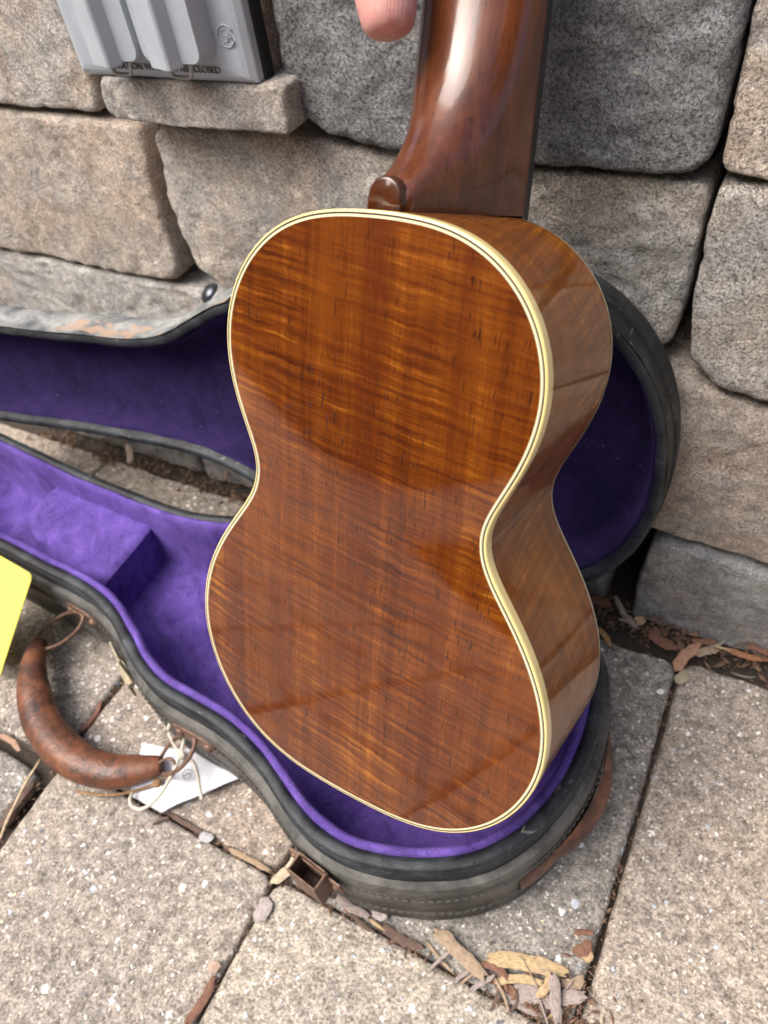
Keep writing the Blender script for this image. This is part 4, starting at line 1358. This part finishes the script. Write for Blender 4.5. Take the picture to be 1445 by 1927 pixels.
CH = [
    ("wood_chip", (-0.0701, -0.2505, 0.0040), (-0.0375, -0.2598, 0.0060), .0072, T_TAN, "long brown wood splinter lying across the joint below the case's round end", "wood chip"),
    ("wood_chip", (-0.0393, -0.2510, 0.0040), (-0.0013, -0.2390, 0.0050), .0078, T_GOLD, "broad golden wood chip lying on grey paver, largest of the pile at the joint corner", "wood chip"),
    ("wood_chip", (-0.0329, -0.2582, 0.0030), (-0.0104, -0.2484, 0.0040), .0042, T_GOLD, "slim golden sliver directly below the broad golden wood chip", "wood chip"),
    ("wood_chip", (-0.0080, -0.2442, 0.0070), (-0.0112, -0.2558, 0.0060), .0040, T_GOLD, "short golden sliver slanting between the broad golden chip and the grey shavings", "wood chip"),
    ("wood_chip", (-0.0069, -0.2430, 0.0090), (0.0017, -0.2615, 0.0060), .0055, T_GREYW, "grey upright shaving crossing the other chips in the joint corner", "wood chip"),
    ("wood_chip", (-0.0221, -0.2577, 0.0010), (-0.0082, -0.2528, 0.0030), .0100, T_GREYW, "wide grey flake with ragged grain lying flat under the golden slivers", "wood chip"),
    ("wood_chip", (-0.0075, -0.2565, 0.0030), (0.0103, -0.2445, 0.0050), .0065, T_GREYW, "curved grey brown shaving pointing at the right paver", "wood chip"),
    ("wood_chip", (-0.0418, -0.2580, 0.0010), (-0.0093, -0.2605, 0.0010), .0042, T_RED, "reddish brown bark strip running along the joint edge", "bark strip"),
    ("wood_chip", (-0.0419, -0.2541, 0.0040), (-0.0273, -0.2541, 0.0040), .0040, T_RED, "small red brown splinter touching the end of the long brown splinter", "bark strip"),
    ("wood_chip", (-0.0025, -0.2441, 0.0020), (0.0070, -0.2369, 0.0020), .0060, T_TAN, "crumpled tan scrap beside the paver joint right of the grey shaving", "wood chip"),
    ("leaf_scrap", (-0.0036, -0.2195, 0.0030), (0.0058, -0.2149, 0.0030), .0030, T_RED, "thin rust red leaf stalk at the joint above the curled scrap", "leaf scrap"),
    ("leaf_scrap", (-0.0013, -0.2282, 0.0030), (0.0054, -0.2195, 0.0040), .0060, T_RED, "curled rust red leaf scrap beside the long paver joint", "leaf scrap"),
    ("wood_chip", (0.0045, -0.2289, 0.0030), (0.0067, -0.2235, 0.0030), .0050, T_GOLD, "tiny pale chip just below the curled rust red scrap", "wood chip"),
    ("leaf_scrap", (0.0074, -0.0447, 0.0040), (0.0177, -0.0199, 0.0060), .0075, (0.42, 0.24, 0.16), "reddish tan leaf blade leaning where joint meets the wall", "leaf scrap"),
    ("leaf_scrap", (0.0100, -0.0523, 0.0030), (0.0142, -0.0412, 0.0030), .0070, (0.40, 0.34, 0.24), "small pale oval leaf below the reddish blade in the joint", "leaf scrap"),
    ("leaf_scrap", (-0.0148, -0.0207, 0.0030), (0.0053, -0.0282, 0.0040), .0080, T_RED, "dark red curled leaf on the paver beside the wall's foot", "leaf scrap"),
    ("twig", (-0.0434, -0.0017, 0.0040), (-0.0235, -0.0216, 0.0030), .0045, (0.36, 0.30, 0.25), "grey curved twig leaning out from under the lid beside the wall", "twig"),
    ("leaf_scrap", (-0.0256, -0.0128, 0.0040), (-0.0206, -0.0176, 0.0030), .0065, T_GOLD, "small golden scrap at the end of the grey curved twig", "leaf scrap"),
    ("leaf_scrap", (0.0165, -0.0272, 0.0030), (0.0294, -0.0182, 0.0030), .0060, T_TAN, "flat tan scrap behind the right paver's rounded corner", "leaf scrap"),
    ("bark_strip", (0.0330, -0.0149, 0.0030), (0.0588, -0.0134, 0.0030), .0045, (0.34, 0.16, 0.08), "orange brown bark strip lying between right paver and wall", "bark strip"),
    ("bark_strip", (0.0445, -0.0078, 0.0050), (0.0625, -0.0081, 0.0040), .0050, T_RED, "pinkish bark strip at the wall's foot on the picture's right edge", "bark strip"),
    ("leaf_scrap", (0.0116, -0.0180, 0.0040), (0.0273, -0.0133, 0.0050), .0045, T_RED, "thin red sliver against the wall above the flat tan scrap", "leaf scrap"),
    ("leaf_scrap", (-0.0482, -0.0311, 0.0030), (-0.0345, -0.0428, 0.0030), .0040, (0.45, 0.27, 0.13), "orange sliver on grey paver next to the case's far rim", "leaf scrap"),
    ("leaf_scrap", (-0.0594, -0.0091, 0.0030), (-0.0439, -0.0101, 0.0030), .0080, T_RED, "dark red leaf in the shade under the lid", "leaf scrap"),
    ("leaf_scrap", (-0.1651, -0.2690, 0.0030), (-0.1553, -0.2480, 0.0040), .0060, (0.50, 0.42, 0.30), "pale frayed straw tuft beside the rusty catch", "straw"),
    ("leaf_scrap", (-0.1631, -0.2764, 0.0020), (-0.1622, -0.2898, 0.0030), .0085, (0.40, 0.35, 0.33), "grey folded leaf standing in the joint left of the yellow paver", "leaf scrap"),
    ("leaf_scrap", (-0.1694, -0.3152, 0.0020), (-0.1697, -0.3211, 0.0030), .0060, (0.46, 0.33, 0.25), "small tan leaf curl in the joint between the front pavers", "leaf scrap"),
    ("bark_strip", (-0.1690, -0.3453, 0.0020), (-0.1685, -0.3218, 0.0010), .0050, T_RED, "reddish bark strip filling the joint at the picture's bottom edge", "bark strip"),
    ("twig", (-0.3914, -0.2716, 0.0020), (-0.3679, -0.2741, 0.0030), .0040, (0.42, 0.27, 0.19), "pinkish twig in the shaded joint at the left edge", "twig"),
    ("twig", (-0.3355, -0.3221, 0.0030), (-0.3473, -0.2737, 0.0070), .0022, (0.50, 0.39, 0.25), "dry grass stalk lying over the joint left of the handle", "grass stalk"),
    ("twig", (-0.3465, -0.3167, -0.0040), (-0.3451, -0.2862, -0.0030), .0080, T_DK, "dark brown stick wedged down in the joint below the handle", "twig"),
    ("twig", (-0.3406, -0.2449, 0.0000), (-0.3423, -0.2212, 0.0000), .0045, T_RED, "reddish chip stuck in the joint behind the handle", "twig"),
    ("twig", (-0.2475, -0.2628, 0.0000), (-0.2122, -0.2636, 0.0010), .0032, T_DK, "thin dark twig along the joint below the swing tag", "twig"),
    ("twig", (-0.2516, -0.2726, 0.0020), (-0.2447, -0.2652, 0.0020), .0024, T_DK, "short dark forked twig just below the swing tag", "twig"),
    ("bark_strip", (-0.1999, -0.2640, 0.0010), (-0.1696, -0.2638, 0.0020), .0034, (0.34, 0.25, 0.16), "tan strip along the joint left of the rusty catch", "bark strip"),
    ("leaf_scrap", (-0.2205, -0.2651, 0.0020), (-0.2110, -0.2631, 0.0030), .0055, (0.40, 0.40, 0.41), "small grey chip sitting on the joint left of the catch", "leaf scrap"),
    ("bark_strip", (-0.1274, -0.2590, 0.0030), (-0.1053, -0.2600, 0.0030), .0045, T_GREYW, "grey brown strip tucked under the case beside the rusty catch", "bark strip"),
    ("leaf_scrap", (-0.1541, -0.2571, 0.0040), (-0.1480, -0.2602, 0.0030), .0050, (0.42, 0.24, 0.12), "orange chip against the rusty catch's left side", "leaf scrap"),
    ("leaf_scrap", (-0.1055, -0.2569, 0.0020), (-0.0964, -0.2560, 0.0030), .0050, (0.44, 0.38, 0.36), "pale pinkish scrap under the case's front edge", "leaf scrap"),
    ("bark_strip", (-0.0973, -0.2600, 0.0010), (-0.0727, -0.2606, 0.0020), .0050, T_DK, "dark bark strip in the joint before the long splinter", "bark strip"),
    ("leaf_scrap", (-0.4865, -0.0225, 0.0040), (-0.4981, -0.0084, 0.0120), .0060, (0.45, 0.34, 0.28), "upright pinkish leaf in the gap between lid and case", "leaf scrap"),
    ("twig", (-0.3847, -0.0083, 0.0040), (-0.3874, 0.0083, 0.0120), .0035, (0.26, 0.17, 0.14), "thin brown twig standing in the gap beside the ukulele's waist", "twig"),
]
for i, (nm, a, b_, w, tint, lab, cat) in enumerate(CH):
    chip(nm, a, b_, w, tint, lab, cat, th=min(.0011, w * .25) if nm != "twig" else w * .8, bend=rnd.uniform(-.002, .002), seed=i, group=LG, end=.55 if nm != 'leaf_scrap' else .22)
r5 = random.Random(5)
for i in range(34):
    if i < 20: cx, cy = r5.uniform(-.045, .003), r5.uniform(-.2635, -.244)
    elif i < 28: cx, cy = r5.uniform(-.03, .055), r5.uniform(-.030, -.012)
    else: cx, cy = r5.uniform(-.135, -.06), r5.uniform(-.264, -.260)
    if i < 20 and cx < -.02 and cy > -.252: cy = -.262
    a = r5.uniform(0, math.pi) if i < 20 else r5.gauss(0, .5)
    ln = r5.uniform(.008, .022)
    z = r5.uniform(.001, .005)
    chip("wood_chip", (cx - ln / 2 * math.cos(a), cy - ln / 2 * math.sin(a), z), (cx + ln / 2 * math.cos(a), cy + ln / 2 * math.sin(a), z + r5.uniform(-.001, .002)), r5.uniform(.0008, .0026), (T_TAN, T_RED, T_GREYW, T_GREYW, T_DK, T_GOLD)[i % 6],
         ("small thin %s sliver in the litter heap at the corner of the front pavers", "small thin %s sliver in the bark litter along the wall's foot", "small thin %s sliver in the joint in front of the case")[0 if i < 20 else 1 if i < 28 else 2] % ("tan", "reddish brown", "grey", "grey", "dark brown", "golden")[i % 6], "wood chip", th=.0006, bend=r5.uniform(-.002, .002), seed=200 + i, group=("slivers heaped at the paver corner", "slivers along the wall's foot", "slivers in the joint before the case")[0 if i < 20 else 1 if i < 28 else 2], end=.4)
# fine crumbs that nobody could count
V, F = [], []
r3 = random.Random(21)
def crumb(x, y, z, s):
    b0 = len(V)
    t = Vector((r3.uniform(-1, 1), r3.uniform(-1, 1), r3.uniform(-.4, .4))).normalized() * s
    u = Vector((-t.y, t.x, r3.uniform(-s, s))).normalized() * s * r3.uniform(.15, .45)
    c = Vector((x, y, z))
    V.extend([c - t, c + u, c + t, c - u, c + Vector((0, 0, s * .35)), c - Vector((0, 0, s * .2))])
    for q in ((0, 1, 4), (1, 2, 4), (2, 3, 4), (3, 0, 4), (1, 0, 5), (2, 1, 5), (3, 2, 5), (0, 3, 5)): F.append(tuple(b0 + k for k in q))
for i in range(900):
    crumb(r3.uniform(-.40, .02), -.264 + r3.gauss(0, .0022), r3.uniform(-.009, .0015), r3.uniform(.0007, .0026))
for xj in (X0 - 0, X0 - DX, X0 - 2 * DX):
    for i in range(420):
        crumb(xj + r3.gauss(0, .0018), r3.uniform(-.50, -.03), r3.uniform(-.009, .0015), r3.uniform(.0007, .0024))
for i in range(1500):
    crumb(r3.uniform(-.62, .14), -.016 + r3.gauss(0, .0075), r3.uniform(-.006, .003), r3.uniform(.001, .0050))
for i in range(260):
    crumb(.001 + r3.gauss(0, .011), -.256 + r3.gauss(0, .008), r3.uniform(0, .002), r3.uniform(.001, .004))
for i in range(120):
    crumb(r3.uniform(-.36, .06), r3.uniform(-.36, -.03), .001, r3.uniform(.0004, .0011))
lit = mk("joint_litter", V, F, M_CHIP, smooth=False)
lit['tint_a'] = [.22, .135, .09]
tag(lit, "fine brown bark crumbs filling the joints between the pavers", "litter", kind='stuff')
